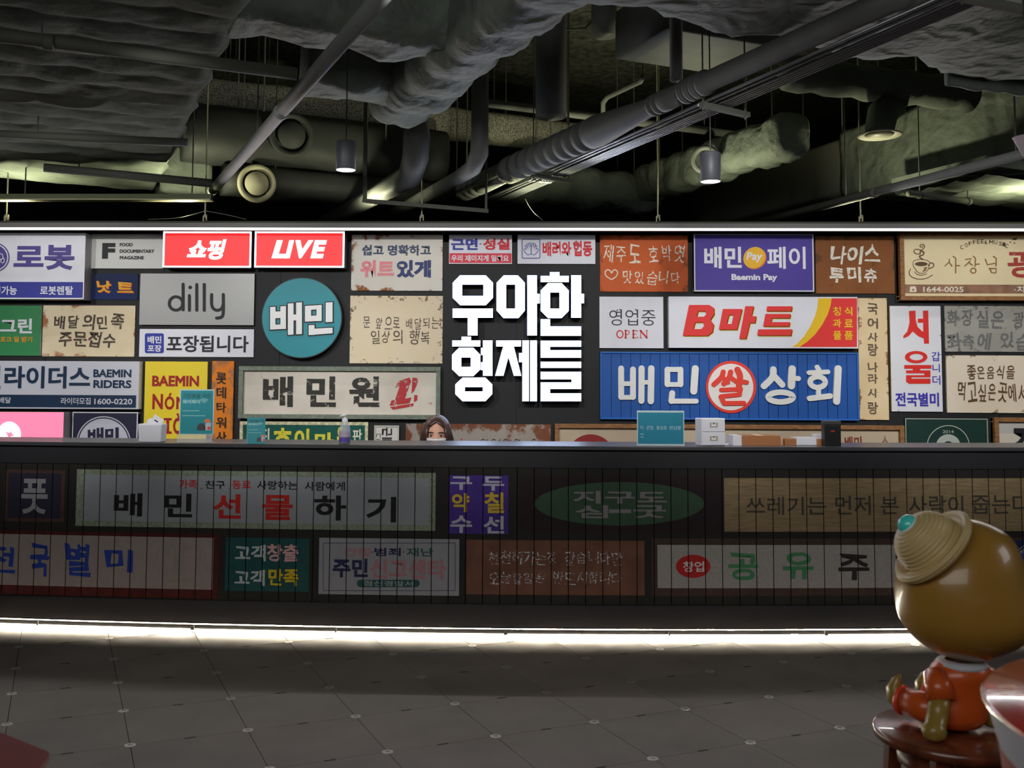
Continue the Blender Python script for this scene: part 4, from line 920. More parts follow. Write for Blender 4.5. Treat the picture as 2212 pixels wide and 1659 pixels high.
MB().box(-w, w, -.004, .004, zb_, h).build('acrylic_sheet', mat('acrylic_edge', D(170, 186, 190), .2), t)
MB().box(-w + .007, w - .007, -.006, -.0041, zb_ + .004, h - .008).build('card', m_tl, t); wifi_card(t, -w + .007, w - .007, zb_ + .004, h - .008, -.006)
MB().box(-w - .003, w + .003, -.04, .04, 0, .006).build('base_plate', m_acr, t); MB().box(-w - .002, w + .002, -.04, -.036, .006, zb_).build('front_lip', m_acr, t); MB().box(-w, w, -.036, .004, zb_ - .006, zb_).build('ledge', m_acr, t)
# tent card
P_ = onc(553, .07); t = empty('tent_card', P_, .30); tag(t, 'small teal folded tent card with wifi print, standing left of the pump bottle', 'card')
w = .058; h = hgt(553, 902, P_.y) - ZTOP
MB().add([(-w, -.035, 0), (w, -.035, 0), (w, 0, h), (-w, 0, h), (-w, -.034, 0), (w, -.034, 0), (w, .0015, h), (-w, .0015, h)], [(0, 1, 2, 3), (4, 7, 6, 5), (1, 5, 6, 2), (0, 3, 7, 4)]).build('front_leaf', m_tl, t)
MB().add([(-w, .035, 0), (w, .035, 0), (w, 0, h), (-w, 0, h), (-w, .036, 0), (w, .036, 0), (w, .0015, h), (-w, .0015, h)], [(0, 3, 2, 1), (4, 5, 6, 7), (1, 2, 6, 5), (0, 4, 7, 3)]).build('rear_leaf', m_pl, t)
ch = empty('card_print', (0, -.0355, 0)); ch.parent = t; ch.rotation_euler = (-math.atan2(.035, h), 0, 0)
wifi_card(ch, -w, w, 0, math.hypot(h, .035), 0)
# pump bottle
P_ = onc(744.5, .08); t = empty('pump_bottle', P_); tag(t, 'clear hand sanitiser pump bottle with a purple label', 'bottle')
hb = hgt(744, 911, P_.y) - ZTOP; rb = .037
MB().lathe([(0.001, 0), (rb, .001), (rb, hb * .66), (rb * .8, hb * .84), (rb * .45, hb)], 24).build('bottle', mat('clear_bottle', (.85, .86, .95), .1, alpha=.38, spec=.6), t, True)
MB().lathe([(0.001, .003), (rb * .93, .003), (rb * .93, hb * .62), (0.001, hb * .62)], 24).build('gel', mat('violet_gel', (.50, .46, .72), .2, alpha=.6), t, True)
MB().lathe([(rb * 1.012, hb * .10), (rb * 1.012, hb * .30)], 24).build('label_band', mat('label_violet', D(92, 76, 158), .4), t, True); MB().lathe([(rb * 1.012, hb * .32), (rb * 1.012, hb * .52)], 24).build('label_band', mat('label_mauve', D(176, 160, 178), .4), t, True)
ht = hgt(744, 896, P_.y) - ZTOP
MB().lathe([(rb * .5, hb - .004), (rb * .5, hb + .016), (rb * .34, hb + .017), (rb * .30, hb + .026), (.004, hb + .027), (.004, ht - .008)], 18).build('collar', m_pl, t, True)
MB().tube([(.008, 0, ht - .004), (-.006, -.004, ht - .004), (-.030, -.018, ht - .009)], [.007, .008, .004], 10).build('pump_head', m_pl, t, True)
# teal notice
P_ = onc(1427, .08); t = empty('notice_stand', P_); tag(t, 'clear stand with a teal notice about returning passes', 'stand')
w = (onc(1478, .08) - onc(1376.5, .08)).x / 2; h = hgt(1427, 887, P_.y) - ZTOP
MB().box(-w, w, -.003, .003, 0, h).build('acrylic_sheet', mat('acrylic_edge', D(170, 186, 190), .2), t); MB().box(-w + .006, w - .006, -.005, -.0031, .014, h - .012).build('card', mat('teal_notice', D(26, 112, 136), .5), t)
MB().box(-w, w, -.05, .04, 0, .005).build('base_plate', m_acr, t)
pl = mat('teal_print_pale2', D(140, 178, 186), .5)
for s_, a_, b_ in (('더', .07, .13), ('큰집', .20, .34), ('출입증', .41, .63), ('반납함', .69, .93)):
    v, f = txt(s_, (-w + 2 * w * a_, h * .46, -w + 2 * w * b_, h * .57), .006); MB().flat(v, f, -.006).build('lettering', pl, t)
for z_ in (.32, .24): MB().flat(*poly(bx(-w + 2 * w * .07, h * z_, -w + 2 * w * .14, h * (z_ + .02))), -.006).build('text_line', pl, t)
# two-drawer box
P_ = onc(1534, .14); t = empty('drawer_box', P_, .20); tag(t, 'white two-drawer box with label holders', 'drawer box')
w = .082; h = hgt(1534, 903, P_.y) - ZTOP; dp = .11
MB().box(-w, w, -dp / 2, dp / 2, 0, h).build('case', m_pl, t, bevel=.006)
for k in range(2):
    z = h * (.03 + .485 * k); d_ = MB().box(-w + .004, w - .004, -dp / 2 - .006, -dp / 2, z, z + h * .455).build('drawer', m_pl, t, bevel=.003)
    zc_ = z + h * .25
    MB().flat(*poly(bx(-.026, zc_ - .014, .026, zc_ + .014), [bx(-.017, zc_ - .010, .017, zc_ + .011)]), -dp / 2 - .009, -dp / 2 - .006).build('label_holder', mat('brass_dull', D(150, 140, 116), .4), d_)
    MB().box(-.004, .004, -dp / 2 - .010, -dp / 2 - .007, zc_ + .006, zc_ + .011).build('clip', m_ink, d_)
P_ = onc(1568, .20); tag(MB().lathe([(.001, 0), (.022, 0), (.019, .010), (.008, .013), (.001, .013)], 16).build('small_dish', m_pl, smooth=True), 'tiny white lid beside the drawer box', 'lid').location = P_
# cardboard boxes
m_cb = mat('cardboard', D(150, 98, 62), .8, var=.06)
P_ = onc(1637, .26); t = empty('cardboard_box', P_); tag(t, 'low brown cardboard box right of the white drawers', 'box')
w = (onc(1680, .26) - onc(1598, .26)).x / 2; h = hgt(1640, 940, P_.y) - ZTOP
MB().box(-w, w, -.09, .12, 0, h).build('carton', m_cb, t); MB().box(-.02, .02, -.091, .121, h, h + .001).build('tape', mat('tape', D(206, 178, 140), .5), t)
MB().box(-w - .055, -w, -.09, .10, 0, h * 1.02).build('paper_stack', m_pl, t)
P_ = onc(1733, .30); t = empty('parcel_tray', P_); tag(t, 'brown tray with a white printed packet, left of the black card reader', 'tray')
w = (onc(1778, .30) - onc(1690, .30)).x / 2; h = hgt(1733, 944, P_.y) - ZTOP
MB().box(-w, w, -.08, .08, 0, h * .8).build('tray', m_cb, t); MB().box(-w * .45, w * .5, -.086, .05, .002, h).build('packet', m_pl, t); MB().box(w * .6, w * 1.0, -.04, .06, h * .8, h * 1.4).build('card', m_pl, t)
MB().box(-w * 1.35, -w * 1.02, -.05, .06, 0, h * .95).build('spool', mat('tan_paper', D(186, 150, 120), .6), t)
# black reader
P_ = onc(1797, .16); t = empty('card_reader', P_); tag(t, 'upright black card reader with a small red light', 'device')
w = (onc(1815, .16) - onc(1780, .16)).x / 2; h = hgt(1797, 909, P_.y) - ZTOP; m_bk = mat('black_plastic', lin((26, 26, 28)), .35)
MB().box(-w, w, -.02, .05, 0, h * .84).build('body', m_bk, t, bevel=.003); MB().box(-w - .001, w + .001, -.026, .055, h * .845, h).build('head', mat('black_plastic_soft', lin((48, 48, 48)), .5), t, bevel=.004)
MB().box(-.012, .012, -.0212, -.02, h * .56, h * .62).build('indicator', mat('red_led', (.2, .01, .01), .4, es=.12, ec=(1, .05, .04)), t)
# ================================================================== SEATED PERSON BEHIND THE COUNTER
def skin_body(name, verts, edges, radii, m, parent, levels=2):
    me = bpy.data.meshes.new(name); me.from_pydata(verts, edges, []); o = bpy.data.objects.new(name, me); col.objects.link(o); o.parent = parent
    me.materials.append(m); sk = o.modifiers.new('skin', 'SKIN'); sk.use_smooth_shade = True
    for i, r in enumerate(radii):
        me.skin_vertices[0].data[i].radius = (r, r) if not isinstance(r, tuple) else r
    me.skin_vertices[0].data[0].use_root = True
    ss = o.modifiers.new('sub', 'SUBSURF'); ss.levels = levels; ss.render_levels = levels; return o
PY = 7.42
ph = Dp(945, 895, PY)
pr = empty('person', (ph.x, PY, 0)); tag(pr, 'seated person with long brown hair and a white face mask behind the counter', 'person')
HTOP = ph.z; HC_ = HTOP - .150                      # crown and centre of the head
m_skin = mat('skin', D(196, 150, 128, .8), .5, spec=.3); m_hair = mat('brown_hair', D(58, 40, 36), .32, spec=.5, var=.3, vs=60); m_cl = mat('dark_knit', lin((40, 42, 52)), .85)
SH = HTOP - .36
V = [(0, .05, .55), (0, .06, .68), (0, .05, .84), (0, .03, SH - .02), (0, .01, SH + .06), (-.10, .03, SH - .02), (-.18, .02, SH - .05), (-.22, -.02, SH - .30), (-.16, -.24, SH - .34), (.10, .03, SH - .02), (.18, .02, SH - .05), (.22, -.02, SH - .30), (.16, -.24, SH - .34),
     (-.09, -.02, .53), (-.11, -.42, .53), (-.12, -.44, .12), (.09, -.02, .53), (.11, -.42, .53), (.12, -.44, .12), (-.12, -.54, .05), (.12, -.54, .05)]
Ed = [(0, 1), (1, 2), (2, 3), (3, 4), (3, 5), (5, 6), (6, 7), (7, 8), (3, 9), (9, 10), (10, 11), (11, 12), (0, 13), (13, 14), (14, 15), (0, 16), (16, 17), (17, 18), (15, 19), (18, 20)]
Rd = [.13, .125, .12, .11, .055, .075, .058, .045, .034, .075, .058, .045, .034, .085, .066, .042, .085, .066, .042, .036, .036]
skin_body('clothed_body', V, Ed, Rd, m_cl, pr)
for sx in (-1, 1):                                   # hands resting in front: palm, four fingers and a thumb
    bx0 = sx * .16; hv = [(bx0, -.23, SH - .34), (bx0 - sx * .01, -.30, SH - .35)]; he = [(0, 1)]; hr = [.026, .030]
    for k in range(4):
        fx = bx0 - sx * .01 + (k - 1.5) * .017; L_ = (.058, .070, .066, .052)[k]; n = len(hv)
        hv += [(fx, -.325, SH - .352), (fx, -.325 - L_ * .55, SH - .356), (fx, -.325 - L_ * .9, SH - .372)]; he += [(1, n), (n, n + 1), (n + 1, n + 2)]; hr += [.010, .009, .0075]
    n = len(hv); hv += [(bx0 - sx * .045, -.285, SH - .35), (bx0 - sx * .060, -.325, SH - .356)]; he += [(0, n), (n, n + 1)]; hr += [.013, .010]
    skin_body('hand', hv, he, hr, m_skin, pr, 1)
def head_mesh():
    b = MB(); b.ball((0, 0, 0), .074, .092, .112, 32, 24); vs = []
    for x, y, z in b.v:
        if z < 0: k = 1 + z * 2.1; x *= max(k, .60); y *= 1 + z * .9          # jaw narrows to the chin
        if y < 0:
            y += .010 * math.exp(-((x / .018) ** 2 + ((z + .018) / .02) ** 2)) * -2.0      # nose
            for s_ in (-1, 1): y += .009 * math.exp(-(((x - s_ * .031) / .016) ** 2 + ((z - .012) / .012) ** 2))   # eye sockets
            y -= .004 * math.exp(-((x / .022) ** 2 + ((z + .062) / .008) ** 2))            # lips
        vs.append((x, y, z))
    b.v = vs; return b
hd = head_mesh().build('head', m_skin, pr, True); hd.location = (0, -.02, HC_); hd.rotation_euler = (math.radians(10), 0, 0); hd.scale = (1.2, 1.15, 1.17)
for sx in (-1, 1):
    MB().ball((sx * .031, -.074, .011), .014, .008, .0065, 14, 8).build('eye', mat('eye_white', (.7, .68, .66), .3), hd, True)
    MB().ball((sx * .031, -.0805, .010), .0058, .0028, .0056, 12, 8).build('iris', mat('iris_dark', (.02, .012, .01), .2), hd, True)
    MB().tube([(sx * .014, -.087, .031), (sx * .031, -.087, .036), (sx * .048, -.074, .030)], [.0022, .003, .0015], 8).build('eyebrow', m_hair, hd, True)
    MB().tube([(sx * .015, -.0845, .017), (sx * .031, -.086, .0195), (sx * .046, -.0745, .015)], [.0012, .002, .001], 8).build('eyelid', m_hair, hd, True)
    MB().ball((sx * .073, .01, -.005), .008, .018, .028, 12, 8).build('ear', m_skin, hd, True)
b = MB(); vs = []; fs = []; nu, nv = 20, 8                                     # mask over nose and mouth
for j in range(nv + 1):
    z = -.005 - .078 * j / nv
    for i in range(nu + 1):
        a = -1.25 + 2.5 * i / nu; kk_ = 1 - .35 * (j / nv) ** 1.5; vs.append((.082 * kk_ * math.sin(a), -.030 - .076 * (1 - .25 * (j / nv) ** 2) * math.cos(a) - .008 * math.exp(-(a / .3) ** 2), z + .004 * math.cos(a)))
for j in range(nv):
    for i in range(nu): k = j * (nu + 1) + i; fs.append((k, k + nu + 1, k + nu + 2, k + 1))
mk = MB().add(vs, fs).build('face_mask', mat('mask_white', D(220, 220, 226), .7), hd, True); mk.modifiers.new('s', 'SOLIDIFY').thickness = .0015
for sx in (-1, 1): MB().tube([(sx * .077, -.052, -.012), (sx * .080, -.01, .004), (sx * .076, .018, .012)], .0012, 6).build('mask_loop', m_pl, mk, True)
# hair: parted shell with a curtain of locks each side
b = MB(); vs = []; fs = []; nu, nv = 44, 22
for j in range(nv + 1):
    for i in range(nu):
        a = 2 * PI * i / nu; c_ = math.cos(a); s_ = math.sin(a)                # a=0 faces the viewer
        t = j / nv; front = max(0, c_)
        lift = front ** 3
        th = t * (PI * .56); r = 1.0
        x = .092 * math.sin(th) * s_; y = -.108 * math.sin(th) * c_; z = .128 * math.cos(th)
        if t > .85: pass
        x *= 1 + .012 * math.sin(i * 3.1); y *= 1 + .012 * math.sin(i * 3.1)
        vs.append((x, y, z))
for j in range(nv):
    for i in range(nu):
        a = 2 * PI * (i + .5) / nu; c_ = math.cos(a); t = (j + .5) / nv; s_ = abs(math.sin(a))
        if c_ > 0 and t > .42 and s_ < .74 * min(1, (t - .42) / .24 + .12): continue   # parting opens over the forehead
        k = j * nu + i; k2 = j * nu + (i + 1) % nu; fs.append((k, k + nu, k2 + nu, k2))
hs = MB().add(vs, fs).build('hair', m_hair, hd, True); hs.modifiers.new('s', 'SOLIDIFY').thickness = .006
rnd = random.Random(3)
b = MB()
for k in range(54):
    a = rnd.uniform(.72, 2 * PI - .72); f_ = math.cos(a); s_ = math.sin(a); x0_, y0_ = .080 * s_, -.096 * f_
    z0_ = .030 if f_ > .2 else -.01; L_ = .27 if f_ < .3 else .20
    b.tube([(x0_ * .93, y0_ * .93, z0_ + .05), (x0_ * 1.12, y0_ * 1.04, z0_ - .02), (x0_ * 1.30, y0_ * 1.06, z0_ - L_ * .5), (x0_ * 1.34, y0_ * 1.0, z0_ - L_)], [.010, .014, .013, .004], 7)
b.build('hair_locks', m_hair, hd, True)
t = empty('swivel_stool', (ph.x, PY + .06, 0)); tag(t, 'dark task stool under the seated person behind the counter', 'stool')
MB().lathe([(.001, .38), (.19, .38), (.20, .40), (.20, .425), (.18, .435), (.001, .435)], 28).build('seat', m_bk, t, True); MB().lathe([(.025, .05), (.025, .38)], 14).build('column', m_alu, t, True)
for k in range(5): a = 2 * PI * k / 5; MB().tube([(0, 0, .07), (.24 * math.cos(a), .24 * math.sin(a), .03)], [.022, .014], 8).build('leg', m_bk, t)
# ================================================================== FIGURINE, STOOL, RED TABLES
FY = 3.1
def q3(px, py, dy=0): return Dp(px, py, FY + dy)
ss_ = FY / F                                           # metres per pixel there
sc_c = q3(2058, 1575); ZS = q3(2058, 1575).z
st_ = empty('wooden_stool', (sc_c.x, sc_c.y, 0)); tag(st_, 'round reddish-brown wooden stool carrying the orange-clothed figurine', 'stool')
m_wd = wood('stool_wood', D(112, 58, 34, .8), D(84, 40, 24, .8), .28, (3, 3, 1.2), coat=.5, ws=5)
RS_ = 158 * ss_
MB().lathe([(.001, ZS - .036), (RS_ * .93, ZS - .036), (RS_ * .985, ZS - .030), (RS_, ZS - .016), (RS_ * .985, ZS - .004), (RS_ * .955, ZS), (.001, ZS)], 56).build('seat', m_wd, st_, True)
MB().lathe([(RS_ * .70, ZS - .10), (RS_ * .70, ZS - .036), (RS_ * .64, ZS - .036), (RS_ * .64, ZS - .10), (RS_ * .70, ZS - .10)], 40).build('apron', m_wd, st_, True)
for k in range(4):
    a = PI / 4 + PI / 2 * k + .18; c_, s_ = math.cos(a), math.sin(a)
    MB().tube([(RS_ * .74 * c_, RS_ * .74 * s_, ZS - .03), (RS_ * .92 * c_, RS_ * .92 * s_, 0)], [.030, .021], 4).build('leg', m_wd, st_)
for k in range(4):
    a = PI / 4 + PI / 2 * k + .18; b_ = a + PI / 2; kq = .85
    MB().tube([(RS_ * kq * math.cos(a), RS_ * kq * math.sin(a), .17), (RS_ * kq * math.cos(b_), RS_ * kq * math.sin(b_), .17)], .011, 8).build('stretcher', m_wd, st_)
fg = empty('figurine', (sc_c.x, FY, ZS)); tag(fg, 'big-headed glossy figurine in orange clothes and a woven sun hat, seen from behind', 'figurine')
def L_(px, py, dy=0):
    p = q3(px, py, dy) - Vector((sc_c.x, FY, ZS)); return p
m_fs = mat('figurine_tan', D(130, 96, 38, .62), .30, spec=.45, var=.10, vs=2.5, coat=.35); m_or = mat('figurine_orange', D(158, 66, 20, .62), .35, spec=.45, coat=.3)
m_hat = None
# head: stacked rings following the photographed outline
prof = [(1119, 4, 2072), (1124, 34, 2074), (1133, 56, 2078), (1150, 82, 2083), (1175, 104, 2080), (1210, 121, 2076), (1250, 131, 2076), (1290, 136, 2080), (1325, 136, 2084), (1355, 126, 2086), (1382, 104, 2088), (1403, 76, 2090), (1418, 46, 2092), (1426, 20, 2094), (1428, 3, 2094)]
prof = smoothline([tuple(map(float, p)) for p in prof], 3)
vs = []; fs = []; nu = 48
for py, r, cx in prof:
    c_ = L_(cx, py)
    for k in range(nu):
        a = 2 * PI * k / nu; v = Vector((c_.x + r * ss_ * math.cos(a), c_.y + r * ss_ * .92 * math.sin(a), c_.z)); n_ = noise.noise(v * 5) * .006; v += Vector((math.cos(a), math.sin(a), 0)) * n_; vs.append(v)
for j in range(len(prof) - 1):
    for k in range(nu): k2 = (k + 1) % nu; fs.append((j * nu + k, (j + 1) * nu + k, (j + 1) * nu + k2, j * nu + k2))
hdg = MB().add(vs, fs).build('head', m_fs, fg, True)
# hat: crown, rolled brim, button; woven relief in the surface
m_hat = bpy.data.materials.new('woven_straw'); m_hat.use_nodes = True; N, L = nodes(m_hat); bb = N['Principled BSDF']
bb.inputs['Base Color'].default_value = (*D(172, 150, 104, .75), 1); bb.inputs['Roughness'].default_value = .45
A = Vector((-.74, -.03, .67)).normalized()
bc = L_(2017, 1184, -.05); 
Xh = A.cross(Vector((0, 0, 1))).normalized(); Yh = A.cross(Xh)
def hat_pt(r, a, h): return bc + Xh * (r * math.cos(a)) + Yh * (r * math.sin(a)) + A * h
hp = [(r * .93, h * .86) for r, h in ((0.062, -.020), (.112, -.024), (.136, -.016), (.146, .002), (.143, .016), (.132, .018), (.118, .010), (.108, .010), (.103, .026), (.099, .046), (.093, .066), (.084, .084), (.070, .100), (.052, .112), (.032, .119), (.012, .122), (.001, .123))]
hp = smoothline(hp, 8); nu = 110; vs = []; fs = []; dist = 0
for j, (r, h) in enumerate(hp):
    if j: dist += math.hypot(r - hp[j - 1][0], h - hp[j - 1][1])
    for k in range(nu):
        a = 2 * PI * k / nu
        w_ = .0034 * abs(math.sin(dist / .0125 * PI)) * (0.45 + .55 * abs(math.sin(a * 30 + (int(dist / .0125) % 2) * 1.57)))
        vs.append(hat_pt(r + w_, a, h + w_ * .6))
for j in range(len(hp) - 1):
    for k in range(nu): k2 = (k + 1) % nu; fs.append((j * nu + k, j * nu + k2, (j + 1) * nu + k2, (j + 1) * nu + k))
hat = MB().add(vs, fs).build('sun_hat', m_hat, fg, True)
MB().lathe([(.001, 0), (.031, .002), (.033, .006), (.031, .010), (.027, .010)], 28, bc + A * .097, axis=A).build('button_rim', mat('pearl_white', D(210, 222, 226), .3), hat, True)
MB().lathe([(.030, .008), (.028, .018), (.021, .027), (.011, .032), (.001, .034)], 28, bc + A * .097, axis=A).build('button', mat('turquoise_gloss', D(66, 190, 182), .18, spec=.6, coat=.5), hat, True)
# torso in its tunic
prof = [(1425, 44, 2076), (1436, 55, 2076), (1452, 62, 2074), (1475, 60, 2070), (1500, 60, 2068), (1525, 64, 2064), (1545, 64, 2062), (1558, 56, 2062), (1566, 44, 2062), (1568, 4, 2062)]
prof = smoothline([tuple(map(float, p)) for p in prof], 3); vs = []; fs = []; nu = 36
for py, r, cx in prof:
    c_ = L_(cx, py)
    for k in range(nu): a = 2 * PI * k / nu; vs.append((c_.x + r * ss_ * math.cos(a), c_.y + r * ss_ * .85 * math.sin(a), max(c_.z, .001)))
for j in range(len(prof) - 1):
    for k in range(nu): k2 = (k + 1) % nu; fs.append((j * nu + k, (j + 1) * nu + k, (j + 1) * nu + k2, j * nu + k2))
MB().add(vs, fs).build('tunic', m_or, fg, True)
c_ = L_(2076, 1432); MB().lathe([(.045, -.010), (.068, -.012), (.073, -.002), (.066, .008), (.045, .010)], 36, c_).build('collar', mat('collar_white', D(160, 164, 170), .5), fg, True)
m_lm = mat('figurine_olive', D(118, 98, 40, .62), .35, spec=.45, coat=.3, var=.1, vs=6)
for sx in (-1, 1):
    off = 0 if sx < 0 else 100
    P0, P1_, P2_ = (L_(2018, 1452, -.03), L_(2026, 1480, -.06), L_(2033, 1512, -.075)) if sx < 0 else (L_(2126, 1452, 0), L_(2140, 1482, 0), L_(2146, 1512, 0))
    MB().tube([P0, P1_, P2_], [.030, .038, .040], 24).build('sleeve', m_or, fg, True)
    pts = ([L_(2031, 1500, -.075), L_(2026, 1535, -.085), L_(2020, 1570, -.10), L_(2018, 1594, -.112), L_(2018, 1602, -.114), L_(2018, 1607, -.114)] if sx < 0 else [L_(2146, 1500, 0), L_(2146, 1530, 0), L_(2144, 1560, 0), L_(2144, 1568, 0)])
    if sx < 0:
        for p, zz in zip(pts[-3:], (.034, .014, .003)): p.z = zz
    else:
        for p in pts: p.z = max(p.z, .010)
    MB().tube(pts, [.028, .030, .030, .036, .031, .014] if sx < 0 else [.028, .030, .031, .02], 24).build('arm', m_lm, fg, True)
# legs stretched forward over the seat, feet up
for dy, (ax, ay), (bx_, by_) in ((-.02, (2030, 1538), (1950, 1512)), (.10, (2075, 1530), (2010, 1500))):
    p0, p1 = L_(ax, ay, dy), L_(bx_, by_, dy + .10); p0.z = max(p0.z, .04); d_ = (p1 - p0)
    MB().tube([p0, p0 + d_ * .5, p1], [.048, .044, .040], 26).build('trouser_leg', m_or, fg, True)
    MB().lathe([(.034, -.006), (.043, -.006), (.0455, 0), (.043, .006), (.034, .006)], 26, p1, axis=d_).build('cuff', mat('cuff_red', D(176, 52, 34, .62), .35, coat=.3), fg, True)
    dn = d_.normalized(); f0 = p1 + dn * .004; u_ = (Vector((0, 0, 1)) - dn * dn.z).normalized()
    MB().tube([f0 - u_ * .012, f0 + dn * .018 + u_ * .0, f0 + dn * .022 + u_ * .030, f0 + dn * .016 + u_ * .058, f0 + dn * .006 + u_ * .076], [.026, .030, .026, .014, .002], 6).build('foot', m_lm, fg, True)
# red drum table, right edge
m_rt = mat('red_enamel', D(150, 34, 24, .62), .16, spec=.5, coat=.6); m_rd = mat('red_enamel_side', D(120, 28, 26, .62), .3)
ZD = Dp(2120, 1500, 1.9).z; ta, tb, tc_ = (C(*q_, ZD) for q_ in ((2120, 1500), (2212, 1418), (2212, 1585)))
def circum(a, b, c):
    d = 2 * (a.x * (b.y - c.y) + b.x * (c.y - a.y) + c.x * (a.y - b.y)); n = [p.x ** 2 + p.y ** 2 for p in (a, b, c)]
    x = (n[0] * (b.y - c.y) + n[1] * (c.y - a.y) + n[2] * (a.y - b.y)) / d; y = (n[0] * (c.x - b.x) + n[1] * (a.x - c.x) + n[2] * (b.x - a.x)) / d
    return Vector((x, y, ZD)), math.hypot(a.x - x, a.y - y)
dc, RD_ = circum(ta, tb, tc_)
t = empty('drum_table', (dc.x, dc.y, 0)); tag(t, 'glossy red round pedestal table with a white band, at the right edge', 'table')
MB().lathe([(.001, ZD - .012), (RD_ * .985, ZD - .012), (RD_, ZD - .006), (RD_ * .985, ZD), (.001, ZD)], 64).build('table_top', m_rt, t, True)
MB().lathe([(RD_ * .985, ZD - .012), (RD_ * .95, ZD - .085)], 64).build('white_band', mat('band_white', D(150, 150, 162, .62), .4), t, True)
MB().lathe([(RD_ * .947, ZD - .085), (RD_ * .80, .02), (RD_ * .82, 0), (.001, 0)], 64).build('drum', m_rd, t, True)
# red table corner, lower left
zr_ = .74; k0 = C(111, 1626, zr_); k1 = C(-40, 1566, zr_); k2 = C(85, 1659, zr_)
da = (k1 - k0).normalized(); db = (k2 - k0).normalized()
t = empty('red_table', (k0.x, k0.y, 0)); tag(t, 'dark red table corner at the lower left edge', 'table')
q0 = Vector((0, 0, zr_)); S_ = .62; cr_ = []
for c_, a_ in (((.02, .02), PI), ((S_ - .02, .02), 1.5 * PI), ((S_ - .02, S_ - .02), 0), ((.02, S_ - .02), PI / 2)):
    for k in range(5):
        an = a_ + PI / 2 * k / 4; cr_.append((c_[0] + .02 * math.cos(an), c_[1] + .02 * math.sin(an)))
top = [q0 + da * x + db * y for x, y in cr_]; n = len(top); vs = [tuple(v) for v in top] + [(v.x, v.y, v.z - .014) for v in top]
MB().add(vs, [tuple(range(n)), tuple(range(n, 2 * n))[::-1]] + [(i, (i + 1) % n, n + (i + 1) % n, n + i) for i in range(n)]).build('table_top', mat('dark_red_laminate', D(84, 7, 4, .62), .6, spec=.2), t)
for x, y in ((.07, .07), (S_ - .07, .07), (S_ - .07, S_ - .07), (.07, S_ - .07)): p = q0 + da * x + db * y; MB().tube([(p.x, p.y, 0), (p.x, p.y, zr_ - .014)], .018, 10).build('leg', m_bk, t)
# ================================================================== CEILING SERVICES
m_ins = mat('grey_insulation', lin((106, 113, 104)), .85, var=.14, vs=5, bump=.55, bs=11, spec=.2)
m_foil = mat('wrapped_insulation', lin((118, 126, 118)), .6, var=.14, vs=7, bump=.7, bs=16, spec=.35)
for m__, sc__, st__ in ((m_foil, 5.5, 1.0), (m_ins, 4.0, .7)):
    N, L = nodes(m__); bpn = [n for n in N if n.type == 'BUMP'][0]; tcn = [n for n in N if n.type == 'TEX_COORD'][0]
    rg = N.new('ShaderNodeTexNoise'); rg.noise_type = 'RIDGED_MULTIFRACTAL'; rg.inputs['Scale'].default_value = sc__; rg.inputs['Detail'].default_value = 4; rg.inputs['Distortion'].default_value = .5
    L.new(tcn.outputs['Object'], rg.inputs['Vector']); b3 = N.new('ShaderNodeBump'); b3.inputs['Strength'].default_value = st__; b3.inputs['Distance'].default_value = .035
    L.new(rg.outputs['Fac'], b3.inputs['Height']); L.new(bpn.outputs[0], b3.inputs['Normal']); L.new(b3.outputs[0], [n for n in N if n.type == 'BSDF_PRINCIPLED'][0].inputs['Normal'])
m_pipe = mat('painted_pipe', lin((112, 114, 112)), .55, var=.08, vs=9, spec=.35, bump=.05, bs=60)
m_far = mat('far_duct_shaded', lin((60, 62, 62)), .6, spec=.3, var=.1)  # pipe colour darkened to offset the uplights; shade put into the colour
m_galv = mat('galvanised_conduit', lin((150, 152, 156)), .32, metal=.75)
m_dpipe = mat('dark_pipe', lin((92, 94, 86)), .65, spec=.25)
m_spray = bpy.data.materials.new('sprayed_fireproofing'); m_spray.use_nodes = True; N, L = nodes(m_spray); bb = N['Principled BSDF']; bb.inputs['Roughness'].default_value = .95
tc = N.new('ShaderNodeTexCoord'); n_ = N.new('ShaderNodeTexNoise'); n_.inputs['Scale'].default_value = 95; n_.inputs['Detail'].default_value = 4; L.new(tc.outputs['Object'], n_.inputs['Vector'])
cr = N.new('ShaderNodeValToRGB'); cr.color_ramp.elements[0].position = .42; cr.color_ramp.elements[0].color = (.16, .155, .13, 1); cr.color_ramp.elements[1].position = .56; cr.color_ramp.elements[1].color = (.62, .60, .50, 1)
L.new(n_.outputs['Fac'], cr.inputs[0]); L.new(cr.outputs[0], bb.inputs['Base Color']); bp2 = N.new('ShaderNodeBump'); bp2.inputs['Strength'].default_value = .8; L.new(n_.outputs['Fac'], bp2.inputs['Height']); L.new(bp2.outputs[0], bb.inputs['Normal'])
def AB(px, py, z):                                    # coordinates along the building grid
    p = C(px, py, z); return p.dot(e2), p.dot(e1)
def G(a, b, z): p = e2 * a + e1 * b; return Vector((p.x, p.y, z))
